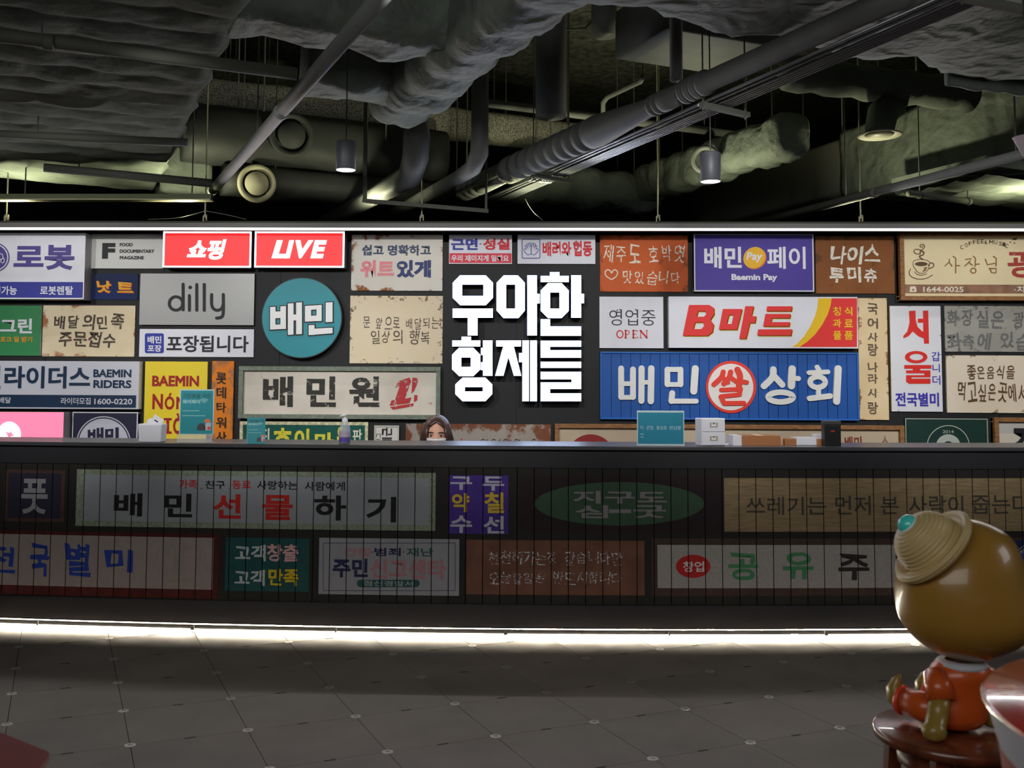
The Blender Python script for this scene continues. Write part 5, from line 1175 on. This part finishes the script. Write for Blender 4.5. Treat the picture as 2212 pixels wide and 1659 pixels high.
def wrap(name, label, a0, a1, b0, b1, z0_, z1_, m=None, along='b', amp=.012, seg=.05, pleat=0, rnd_=.05, cat='duct', seams=0, nodmg=False, part='insulation', grp=None):
    """insulated duct: rounded box run along the grid with sagging, wrinkled skin"""
    m = m or m_ins
    t = empty(name, G((a0 + a1) / 2, (b0 + b1) / 2, z0_)); tag(t, label, cat, grp)
    o = t.location; along_a = along == 'a'
    l0, l1 = (a0, a1) if along_a else (b0, b1); w0, w1 = (b0, b1) if along_a else (a0, a1)
    n = max(2, int(abs(l1 - l0) / seg)); ring = []
    r = min(rnd_, abs(w1 - w0) * .45, (z1_ - z0_) * .45); rr = rrect(w0, z0_, w1, z1_, r, 4)
    for i in range(len(rr)):                          # refine the long sides
        p, q = rr[i], rr[(i + 1) % len(rr)]; k = max(1, int(math.hypot(q[0] - p[0], q[1] - p[1]) / max(seg, .045)))
        for j in range(k): ring.append((p[0] + (q[0] - p[0]) * j / k, p[1] + (q[1] - p[1]) * j / k))
    vs = []; fs = []; K = len(ring); wc = (w0 + w1) / 2; zc_ = (z0_ + z1_) / 2
    for i in range(n + 1):
        l = l0 + (l1 - l0) * i / n
        for w_, z_ in ring:
            d = Vector((w_ - wc, z_ - zc_, 0)); d = d.normalized() if d.length else d
            k = noise.noise((l * 3.1, w_ * 3.1, z_ * 3.1)) * amp * 1.4 + abs(noise.noise((l * 9, w_ * 9 + 5, z_ * 9))) * amp
            if pleat: k += amp * 1.1 * (abs(math.sin(PI * l / pleat)) - .5)
            w2, z2 = w_ + d.x * k, z_ + d.y * k
            p = G(l, w2, z2) if along_a else G(w2, l, z2); vs.append(p - o)
    for i in range(n):
        for j in range(K): j2 = (j + 1) % K; fs.append((i * K + j, i * K + j2, (i + 1) * K + j2, (i + 1) * K + j))
    fs.append(tuple(range(K))[::-1]); fs.append(tuple(n * K + j for j in range(K)))
    MB().add(vs, fs).build(part, m, t, True); t['n'] = 0; del t['n']
    # steel straps of the duct up to the soffit
    for kx in (.2, .8):
        l = l0 + (l1 - l0) * kx
        for w_ in (w0 + .02, w1 - .02):
            p = (G(l, w_, z1_ - .03) if along_a else G(w_, l, z1_ - .03)) - o
            MB().tube([p, p + Vector((0, 0, 5.2 - z1_ + .03))], .005, 6).build('hanger_rod', m_dpipe, t)
    return t
def pipe(name, label, pts, r, m=None, seg=18, cat='pipe', couplings=(), grp=None, smooth=True, rods=()):
    m = m or m_pipe; pts = [Vector(p) for p in pts]; t = empty(name, pts[0]); tag(t, label, cat, grp); o = pts[0]
    MB().tube([p - o for p in pts], r, seg).build('run', m, t, smooth)
    for k, rr, ln in couplings:                        # k: 0..1 along the first-to-last line
        p = pts[0].lerp(pts[-1], k) - o; d = (pts[-1] - pts[0]).normalized()
        MB().tube([p - d * ln / 2, p - d * ln * .4, p + d * ln * .4, p + d * ln / 2], [rr * .9, rr, rr, rr * .9], seg).build('coupling', m, t, smooth)
    for k in rods:
        p = pts[0].lerp(pts[-1], k) - o; MB().tube([p, Vector((p.x, p.y, 5.2 - o.z))], .006, 6).build('hanger_rod', m_dpipe, t)
    return t
# quilted slabs: pockets of blanket between tied seams
def quilt(name, label, a0, a1, b0, b1, z, pa=.45, pb=.30, th=.15, sag=.034):
    t = empty(name, G((a0 + a1) / 2, (b0 + b1) / 2, z)); tag(t, label, 'ceiling blanket'); o = t.location
    na, nb = int((a1 - a0) / .05), int((b1 - b0) / .022); vs = []; fs = []
    for i in range(nb + 1):
        b_ = b0 + (b1 - b0) * i / nb
        for j in range(na + 1):
            a_ = a0 + (a1 - a0) * j / na
            wob = noise.noise((a_ * .8, b_ * .8, 1)) * .10; row = (b_ + wob * .6 + .03 * math.sin(a_ * 1.7)) / pb
            fr = row - math.floor(row); ca = (a_ + .2 * (math.floor(row) % 2)) / pa; fa = abs(ca - round(ca)) * 2      # 0 at a tie
            s_ = math.sqrt(max(0, math.sin(PI * fr ** 1.3))) * (.30 + .70 * fa ** .6)
            k = -sag * s_ + noise.noise((a_ * 5, b_ * 5, 4)) * .010 + abs(noise.noise((a_ * 14, b_ * 22, 2))) * .007
            edge = min(1, (b1 - b_) / .08, (a1 - a_) / .06); k += (1 - edge) ** 2 * .10
            p = G(a_ + (.03 * math.sin(b_ * 9) if j == na else 0), b_, z + k); vs.append(p - o)
    for i in range(nb):
        for j in range(na): k = i * (na + 1) + j; fs.append((k, k + na + 1, k + na + 2, k + 1))
    MB().add(vs, fs).build('quilted_blanket', m_ins, t, True)
    c = [(a0, b0), (a1, b0), (a1, b1), (a0, b1)]; vs = [G(a, b, zz) - o for zz in (z + .07, z + th) for a, b in c]
    MB().add(vs, [(0, 1, 2, 3), (7, 6, 5, 4), (0, 4, 5, 1), (1, 5, 6, 2), (2, 6, 7, 3), (3, 7, 4, 0)]).build('duct_body', m_ins, t)
    for a, b in ((a0 + .3, b0 + .3), (a1 - .1, b0 + .5), (a1 - .1, b1 - .3), (a0 + .3, b1 - .3)): p = G(a, b, z + th) - o; MB().tube([p, p + Vector((0, 0, 5.2 - z - th))], .006, 6).build('hanger_rod', m_dpipe, t)
    return t
zq = 3.42; aR = AB(455, 180, zq)[0]; bF = AB(300, 410, zq)[1]
quilt('quilted_duct', 'huge quilted grey insulated duct over the left half', aR - 5.2, aR, bF - 6.0, bF, zq)
a_, b_ = AB(1985, 415, 3.30); b2_ = AB(2150, 446, 3.30)[1]
quilt('quilted_duct', 'quilted duct underside glowing yellow at the right edge, under the slanting pipe', a_ - .1, a_ + 3.6, b2_ - 1.0, b2_, 3.30)
# wrinkled duct end beyond the quilt
z_ = 3.35; a0, b0 = AB(345, 415, z_); a1, _ = AB(462, 415, z_)
wrap('wrapped_duct', 'short crinkled duct piece lit yellow beside the left quilt', a0, a1, b0 - .05, b0 + .6, z_, z_ + .45, m_foil, 'a', .02)
# D1 main duct with its two branches
z_ = 3.50; aL = AB(872, 198, z_)[0]; aR1 = AB(1021, 202, z_)[0]; bn = AB(1300, -60, z_)[1] - .6; bf = AB(860, 268, z_)[1]
wrap('main_duct', 'big wrinkled grey duct slanting down the middle of the ceiling', aL, aR1, bn, bf, z_, z_ + .55, m_foil, 'b', .028, pleat=.42, rnd_=.14)
z_ = 3.56; bfa = AB(840, 130, z_)[1]; wrap('branch_duct', 'nearer wrapped branch running left from the main duct', AB(560, 60, z_)[0] - .2, aL + .05, bfa - .42, bfa, z_, z_ + .42, m_foil, 'a', .03, pleat=.5, rnd_=.1)
bfb = AB(735, 222, z_)[1]; wrap('branch_duct', 'farther wrapped branch running left from the main duct', AB(655, 200, z_)[0], aL + .05, bfb - .42, bfb, z_, z_ + .42, m_foil, 'a', .03, pleat=.5, rnd_=.1)
# D4, D5 large masses upper right
z_ = 3.44; bD = (AB(1533, 96, z_)[1] + AB(1980, 128, z_)[1]) / 2; aD = AB(1085, 20, z_)[0]
wrap('wide_duct', 'wide crumpled duct across the top right', aD + .25, aD + 5.2, bD - 2.1, bD, z_, z_ + .6, m_foil, 'a', .05, .06, pleat=.9, rnd_=.16)
aE, bE = AB(2040, 184, z_ - .04); wrap('wide_duct', 'crumpled duct bulge at the upper right edge', aE, aE + 2.6, bD + .02, bE, z_ - .04, z_ + .5, m_foil, 'a', .04, .06, rnd_=.14)
# sprinkler main and arms, left
ZM = 3.22
pipe('sprinkler_main', 'long straight pipe slanting across the upper left', [C(862, -50, ZM), C(640, 205, ZM), C(458, 413, ZM)], .040, rods=(.15, .6), couplings=((.45, .047, .07),))
pipe('cross_pipe', 'upper cross pipe under the quilted duct', [C(-60, 70, 3.30), C(95, 88, 3.30), C(642, 160, 3.24)], .034, m_dpipe, couplings=((.22, .04, .05),), rods=(.2,))
pipe('cross_pipe', 'middle cross pipe under the quilted duct', [C(-60, 287, 3.28), C(405, 308, 3.25)], .028, m_dpipe, rods=(.3,))
pipe('cross_pipe', 'lower cross pipe ending at the sprinkler main', [C(95, 362, 3.26), C(458, 396, 3.22)], .034, m_dpipe, rods=(.2,))
# round pipe P1, ribbed in its middle
ZP = 3.36
pth = []; rad = []; _P1 = [(1960, -16, .062), (1800, 55, .062), (1640, 127, .062), (1532, 175, .062)]
def _ly(x): return 55 + (1800 - x) * (485 - 55) / (1800 - 840)
for x0_, x1_, lo, hi, st_p in ((1526, 1486, .064, .078, 13), (1440, 1408, .060, .072, 11), (1290, 1108, .088, .114, 20), (1046, 1006, .084, .098, 12)):
    x = x0_
    while x > x1_:
        _P1 += [(x, _ly(x), hi), (x - st_p * .55, _ly(x - st_p * .55), hi * .97), (x - st_p * .72, _ly(x - st_p * .72), lo), (x - st_p * .9, _ly(x - st_p * .9), lo)]; x -= st_p
    e_ = {1526: (1478, .062), 1440: (1400, .062), 1290: (1098, .086), 1046: (1000, .082)}[x0_]; _P1.append((e_[0], _ly(e_[0]), e_[1]))
_P1 += [(900, _ly(900), .082), (840, 485, .080)]
for px, py, r in _P1:
    pth.append(C(px, py, ZP)); rad.append(r)
pipe('spiral_pipe', 'thick ribbed pipe slanting from the top right down to the canopy', pth, rad, seg=28, rods=(.25, .7))
def vpipe(label, px, y0_, y1_, r, z_, extra=(), rr=None):
    p = C(px, y1_, z_); zt_ = 4.9
    pts = [Vector((p.x, p.y, zt_)), Vector((p.x, p.y, p.z + r * 2.2))] + [C(*e, z_) for e in extra]
    return pipe('branch_pipe', label, pts, rr or r, seg=20)
vpipe('upright duct dropping to the ribbed pipe, widest of the uprights', 1190, 100, 325, .118, ZP)
vpipe('thin upright pipe joining the slanting pipe at upper right', 1461, 73, 205, .040, ZP)
z_ = 3.26
pipe('elbow_pipe', 'pale elbow pipe turning down left above the canopy', [Vector((C(900, 362, z_).x, C(900, 362, z_).y, 4.9)), Vector((C(900, 362, z_).x, C(900, 362, z_).y, z_ + .42)), Vector((C(900, 362, z_).x, C(900, 362, z_).y, z_ + .24)), Vector((C(898, 366, z_).x, C(898, 366, z_).y, z_ + .10)), C(886, 380, z_ + .02), C(862, 394, z_), C(800, 428, z_), C(700, 484, z_)],
     [.080, .080, .105, .105, .100, .094, .082, .080], seg=24)
pipe('elbow_pipe', 'slimmer elbow pipe beside the pale one', [Vector((C(1036, 352, z_).x, C(1036, 352, z_).y, 4.9)), Vector((C(1036, 352, z_).x, C(1036, 352, z_).y, z_ + .20)), Vector((C(1035, 354, z_).x, C(1035, 354, z_).y, z_ + .08)), C(1022, 362, z_), C(990, 384, z_), C(907, 430, z_), C(800, 488, z_)],
     [.066, .066, .072, .066, .058, .056, .056], seg=20)
# conduit bank
ZCd = 3.28; aA = AB(1712, 136, ZCd)[0]; aB = AB(1800, 136, ZCd)[0]; b0_ = AB(2150, -40, ZCd)[1]; b1_ = AB(960, 480, ZCd)[1]
_cl = ('conduit lying closest to the ribbed pipe', 'second conduit from the ribbed pipe, with a gap on either side', 'first of the five tightly packed conduits, on the ribbed pipe side', 'second of the five tightly packed conduits', 'middle one of the five tightly packed conduits'.replace('middle one', 'middle'), 'fourth of the five tightly packed conduits', 'outermost conduit, farthest from the ribbed pipe')
for k, f_ in enumerate((0, .22, .50, .63, .76, .89, 1.02)):
    a = aA + (aB - aA) * f_; pipe('conduit', _cl[k], [G(a, b0_, ZCd), G(a, b1_, ZCd)], .0088, m_galv, 10, 'conduit', grp='conduit bank', couplings=((.3, .014, .06), (.66, .014, .06)))
for (xa, ya), (xb, yb), lb in (((1172, 383), (1234, 393), 'short steel channel carrying the conduits near the canopy'), ((1542, 233), (1616, 250), 'short steel channel carrying the conduits at mid run'), ((2112, 2), (2220, 24), 'short steel channel carrying the conduits at the top right')):
    zz = ZCd - .035; p, q_ = C(xa, ya, zz), C(xb, yb, zz); t = empty('channel_bracket', p); tag(t, lb, 'bracket')
    d = q_ - p; p2 = p - d * .35; ang = math.atan2(d.y, d.x); o = MB().box(0, d.length * 1.35, -.02, .02, -.012, .018).build('channel', m_dpipe, t); o.rotation_euler = (0, 0, ang); o.location = p2 - p
    for k_ in (0.04, 1.26): pp = p2 + d * k_ - p; MB().tube([pp - Vector((0, 0, .03)), pp + Vector((0, 0, 5.2 - zz))], .005, 6).build('hanger_rod', m_dpipe, t)
# slanting pipe, lower right
ZL = 3.16
pipe('slanting_pipe', 'straight pipe rising to the right edge above the canopy', [C(2290, 312, ZL), C(1950, 400, ZL), C(1620, 486, ZL)], .036, rods=(.1, .6), couplings=((.5, .042, .06),))
pipe('cross_pipe', 'short stub pipe at lower right with two clamps', [C(1962, 418, 3.2), C(2096, 436, 3.2)], .026, m_dpipe, couplings=((.18, .034, .03), (.96, .034, .03)), rods=(.18, .96))
# K box duct right
z_ = 3.48; aK = AB(2037, 370, z_)[0]; bKn = AB(2300, 300, z_)[1]; bKf = AB(1822, 424, z_)[1]
wrap('box_duct', 'tall wrapped rectangular duct at the right, lit from below', aK, aK + 1.1, bKn, bKf, z_, z_ + .66, m_foil, 'b', .012, pleat=.33, rnd_=.05)
wrap('box_duct', 'dark smooth duct continuing behind the wrapped rectangular one', aK - .02, aK + .9, bKf + .03, bKf + 2.6, z_ + .03, z_ + .58, m_dpipe, 'b', .003, .3)
# M round insulated duct with elbow and diffuser
z_ = 3.98; p0, p1 = C(1700, 158, z_), C(2092, 206, z_)
pipe('round_duct', 'round blanket-wrapped duct at the right with a drop to a diffuser', [p0 + (p1 - p0) * k / 14 for k in range(15)], [.135 + .014 * math.sin(k * 2.3) for k in range(15)], m_ins, 24, 'duct', rods=(.15, .85))
pe = C(1925, 196, z_); pd = C(1900, 292, 3.56); t = pipe('diffuser', 'round ceiling diffuser on a short elbow at the right', [pe, Vector((pe.x - .02, pe.y - .03, pe.z - .16)), Vector((pd.x + .03, pd.y, pe.z - .24)), Vector((pd.x, pd.y, pd.z + .05)), Vector((pd.x, pd.y, pd.z + .01))], [.115, .118, .118, .112, .110], m_ins, 22, 'diffuser')
o_ = pd - pe; m_dif = mat('diffuser_cream', lin((190, 186, 160)), .5)
MB().lathe([(.110, .02), (.165, .004), (.168, -.004), (.160, -.008), (.112, .006)], 36, o_).build('ring', m_dif, t, True); MB().lathe([(.001, -.006), (.098, -.006), (.100, 0), (.001, .004)], 32, o_).build('disc', m_dif, t, True)
# J wrapped duct: foreshortened leg and cross leg
z_ = 3.52; a0 = AB(1682, 332, z_)[0]; a1 = AB(1752, 332, z_)[0]; bn = AB(1717, 333, z_)[1]; bf = AB(1450, 440, z_)[1]
wrap('wrapped_duct', 'crinkled duct running back from its square end, behind the right pendant', a0 - .02, a1 + .05, bn, bf, z_, z_ + .34, m_foil, 'b', .024, pleat=.30, rnd_=.09)
wrap('wrapped_duct', 'crinkled cross duct lit from below in the centre right', AB(1160, 405, 3.46)[0], a1 + .02, bf - .10, bf + .28, 3.44, 3.80, m_foil, 'a', .035, pleat=.34, rnd_=.14)
pj = Dp(1524, 345, 8.9); MB_o = MB().lathe([(.085, 0), (.125, .0), (.13, .02), (.125, .035), (.088, .035), (.085, 0)], 32, (0, 0, 0), axis=(-.35, -1, -.1)); o = MB_o.build('collar_ring', m_pipe, smooth=True); o.location = pj; tag(o, 'grey duct collar ring behind the right pendant', 'ring')
# I far ducts with side nozzles
z_ = 3.62; aI = AB(400, 332, z_)[0]; aI2 = AB(965, 386, z_)[0]; bI = AB(700, 358, z_)[1]
wrap('far_duct', 'dark cross duct with a large round nozzle behind the sprinkler main', aI, aI2, bI - .02, bI + .55, z_, z_ + .50, m_far, 'a', .012, .1, rnd_=.18)
z2 = 3.34; bI3 = AB(700, 442, z2)[1]
wrap('far_duct', 'lower far duct with a pale round nozzle', AB(470, 430, z2)[0], AB(1010, 440, z2)[0], bI3 - .35, bI3 + .1, z2, z2 + .27, m_far, 'a', .01, .1, rnd_=.18)
for px, py, r, bb_, mm, lb in ((628, 293, 48, bI - .02, m_far, 'large dark round air nozzle beside the sprinkler main'), (553, 397, 41, bI3 - .35, m_dif, 'pale round air nozzle just above the canopy')):
    d = ray(px, py); t_ = bb_ / d.dot(e1) if False else (bb_ - 0) / (d.dot(e1)); P_ = O + d * t_; rr = r / F * P_.dot(fwd); t = empty('air_nozzle', P_); tag(t, lb, 'nozzle')
    ax = -e1 * 1.0 + Vector((0, 0, -.12))
    MB().lathe([(rr * .80, -.04), (rr, .03), (rr * .98, .06), (rr * .74, .05), (rr * .70, -.02)], 40, axis=ax).build('ring', mm, t, True); MB().lathe([(.001, .075), (rr * .56, .068), (rr * .62, .045), (rr * .55, .0), (.001, -.02)], 36, axis=ax).build('disc', mm, t, True)
# H sprayed beam, small pipes, plenum
z_ = 4.15; a0, b0 = AB(410, 232, z_); a1, b1 = AB(1165, 318, z_)
wrap('sprayed_beam', 'speckled fireproofed beam crossing behind the ducts', a0 - .6, a1 + .5, b0 - .1, b0 + .25, z_, z_ + .30, m_spray, 'a', .012, .12, rnd_=.09, cat='beam')
pipe('pale_pipe', 'slim pale pipe crossing behind the uprights', [C(1030, 220, 4.0), C(1630, 296, 4.0)], .036, m_pipe, rods=(.3, .8))
pz = 3.95; pipe('stub_pipe', 'short pale bent pipe above the slanting pipe', [C(1303, 255, pz), C(1303, 222, pz), C(1312, 210, pz), C(1384, 176, pz), C(1388, 166, pz)], .020, m_pipe, rods=(1,))
z_ = 4.0; a0, b0 = AB(1330, 128, z_); a1 = AB(1608, 140, z_)[0]
wrap('plenum_box', 'bluish box plenum above the slanting pipe', a0, a1, b0 - .7, b0, z_, z_ + .36, m_pipe, 'a', .004, .15, rnd_=.02, cat='plenum')
p_ = C(1305, 78, 4.3); t = pipe('duct_stub', 'small round stub with a looped cable near the ceiling', [p_ + Vector((0, 0, .25)), p_], .10, m_pipe, 20, 'duct', rods=(0,)); MB().tube([Vector((-.75, 0, -.12)), Vector((-.45, 0, -.20)), Vector((-.15, 0, -.19)), Vector((0, 0, -.02))], .010, 8).build('cable', m_dpipe, t, True)
# U frame over the canopy
YF = 8.3; fr = empty('strut_frame', Dp(782, 436, YF)); tag(fr, 'U-shaped strut frame hanging in front of the elbow pipes', 'frame'); fo = fr.location
def ln(pts, r, name, m=m_dpipe, par=fr, o_=None): return MB().tube([Vector(p) - (o_ if o_ is not None else fo) for p in pts], r, 4).build(name, m, par)
A1, A2, A3, A4 = Dp(788, 376, YF), Dp(788, 434, YF), Dp(1050, 456, YF + .05), Dp(1050, 412, YF + .05)
A1.z = 5.2; ln([A1, A2], .022, 'upright'); ln([A2 + (A2 - A3).normalized() * .02, A3 + (A3 - A2).normalized() * .02], .024, 'cross_bar'); A4.z = 5.2; ln([A3, A4], .014, 'upright')
# steel channel with rods, upper left over the canopy
YB = 8.35; P0, P1_ = Dp(-80, 426, YB), Dp(458, 426, YB); bm_ = empty('steel_channel', P0); tag(bm_, 'olive steel channel hanging level over the left of the canopy', 'channel')
L0 = (P1_ - P0).length; dz = P1_.z - P0.z
MB().box(0, L0, -.03, .03, -.020, .024).build('web', mat('olive_steel', lin((96, 104, 74)), .6), bm_); MB().box(0, L0, -.05, .05, -.030, -.022).build('flange', mat('cream_flange', lin((196, 190, 160)), .6), bm_)
for k_ in (.25, .92): MB().tube([(L0 * k_, 0, .02), (L0 * k_, 0, 5.2 - P0.z)], .006, 6).build('hanger_rod', m_dpipe, bm_)
# hooks that hold the canopy
for px, lb in ((14, 'canopy clamp and rod at the far left edge'), (443, 'canopy clamp and rod under the channel end'), (911, 'canopy clamp and rod below the strut frame'), (1421, 'canopy clamp and long rod right of the conduits'), (1859, 'canopy clamp and long rod below the box duct')):
    P_ = Dp(px, 470, YW - .12); t = empty('canopy_hanger', (P_.x, P_.y, ZC)); tag(t, lb, 'hanger')
    MB().box(-.016, -.008, -.012, .012, 0, .085).build('clamp', m_dif, t); MB().box(-.016, .018, -.012, .012, .075, .085).build('clamp', m_dif, t); MB().box(.010, .018, -.012, .012, .035, .08).build('clamp', m_dif, t)
    MB().tube([(0, 0, .06), (0, 0, 5.2 - ZC)], .006, 8).build('rod', m_dif, t)
# thin free rods
for px, py, z_, lb in ((512, 330, 3.7, 'thin rod left of the sprinkler main'), (570, 240, 3.9, 'thin rod behind the sprinkler main'), (834, 300, 3.9, 'thin rod right of the left pendant'), (986, 440, 3.4, 'thin rod between the elbow pipes'), (1226, 270, 3.8, 'thin rod beside the widest upright'), (1822, 422, 3.5, 'nearer thin rod before the box duct'), (1984, 385, 3.5, 'middle thin rod before the box duct'), (2092, 356, 3.5, 'right thin rod before the box duct')):
    P_ = C(px, py, z_); o = MB().tube([(0, 0, 0), (0, 0, 5.2 - z_)], .007, 8).build('threaded_rod', m_pipe); o.location = P_; tag(o, lb, 'rod')
# sagging cables on the canopy
for pts, lb in (((((320, 474), (380, 471), (420, 462), (443, 456)), YW - .1), 'thin cable sagging left of the clamp under the channel end'), ((((446, 456), (490, 464), (532, 474)), YW - .1), 'thin cable sagging right of the clamp under the channel end'), ((((1135, 430), (1150, 455), (1172, 476)), YW - .05), 'loose thin cable below the conduits')):
    q_ = [Dp(x, y, pts[1]) for x, y in pts[0]]; o = MB().tube([p - q_[0] for p in smoothline(q_, 4) and [Vector(v) for v in smoothline([tuple(w) for w in q_], 4)]], .003, 6).build('cable', m_pipe); o.location = q_[0]; tag(o, lb, 'cable')
# pendants
m_pen = mat('pendant_grey', lin((66, 68, 74)), .5)
for px, yb_, lb in ((747, 368, 'grey cylinder pendant lamp, left of the two'), (1535, 393, 'grey cylinder pendant lamp in front of the duct collar, right of the two')):
    y_ = 6.0; P_ = Dp(px, yb_, y_); t = empty('pendant_lamp', P_); tag(t, lb, 'lamp'); r_ = 22 / F * y_; h_ = 62 / F * y_
    MB().lathe([(r_ * .90, .012), (r_ * .97, 0), (r_, .002), (r_, h_), (r_ * .96, h_ + .004), (.001, h_ + .004)], 36).build('shade', m_pen, t, True)
    MB().lathe([(.001, .002), (r_ * .93, .002)], 32).build('lamp_disc', mat('lamp_disc', (1, 1, 1), .5, es=9, ec=(1, .93, .88)), t)
    MB().tube([(0, 0, h_), (0, 0, 5.2 - P_.z)], .004, 6).build('cord', m_bk, t)
    l = lamp('SPOT', 'pendant_beam', P_ - Vector((0, 0, .01)), P_ - Vector((0, 0, 1)), 10, (1, .93, .86), spot_size=math.radians(70), spot_blend=.6, shadow_soft_size=.04)
P_ = Dp(2222, 320, 4.0); t = empty('cone_lamp', P_); tag(t, 'pinkish white cone lamp shade cut by the right edge', 'lamp')
MB().lathe([(.058, .045), (.054, .040), (.022, -.030), (.018, -.034), (.001, -.034)], 28).build('shade', mat('pink_white', D(200, 186, 196), .4), t, True); MB().tube([(0, 0, .03), (0, 0, 5.2 - P_.z)], .004, 6).build('cord', m_bk, t)
# uplights standing on the canopy
for k, px in enumerate((40, 405, 770, 1135, 1500, 1865, 2230)):
    P_ = Dp(px, 476, YW - .02); P_.z = ZC
    t = empty('canopy_uplight', P_); tag(t, 'low round uplight on the canopy ' + ('above the robot sign', 'above the red shopping lightbox', 'below the left pendant lamp', 'above the hands sign, by the conduits', 'above the purple pay sign', 'above the brown chalk board', 'beyond the right edge')[k], 'lamp', 'uplights on the canopy'); MB().lathe([(.001, 0), (.05, 0), (.055, .012), (.05, .016), (.001, .014)], 24).build('housing', m_dif, t, True); MB().lathe([(.001, .0165), (.044, .0165)], 24).build('lens', mat('uplight_lens', (1, 1, 1), .5, es=6, ec=(.98, .95, .62)), t)
    lamp('SPOT', 'uplight_beam', P_ + Vector((0, 0, .03)), P_ + Vector((0, .02, 1)), 44, (.97, .95, .60), spot_size=math.radians(150), spot_blend=.6, shadow_soft_size=.04)
bpy.data.scenes.remove(_tmp)
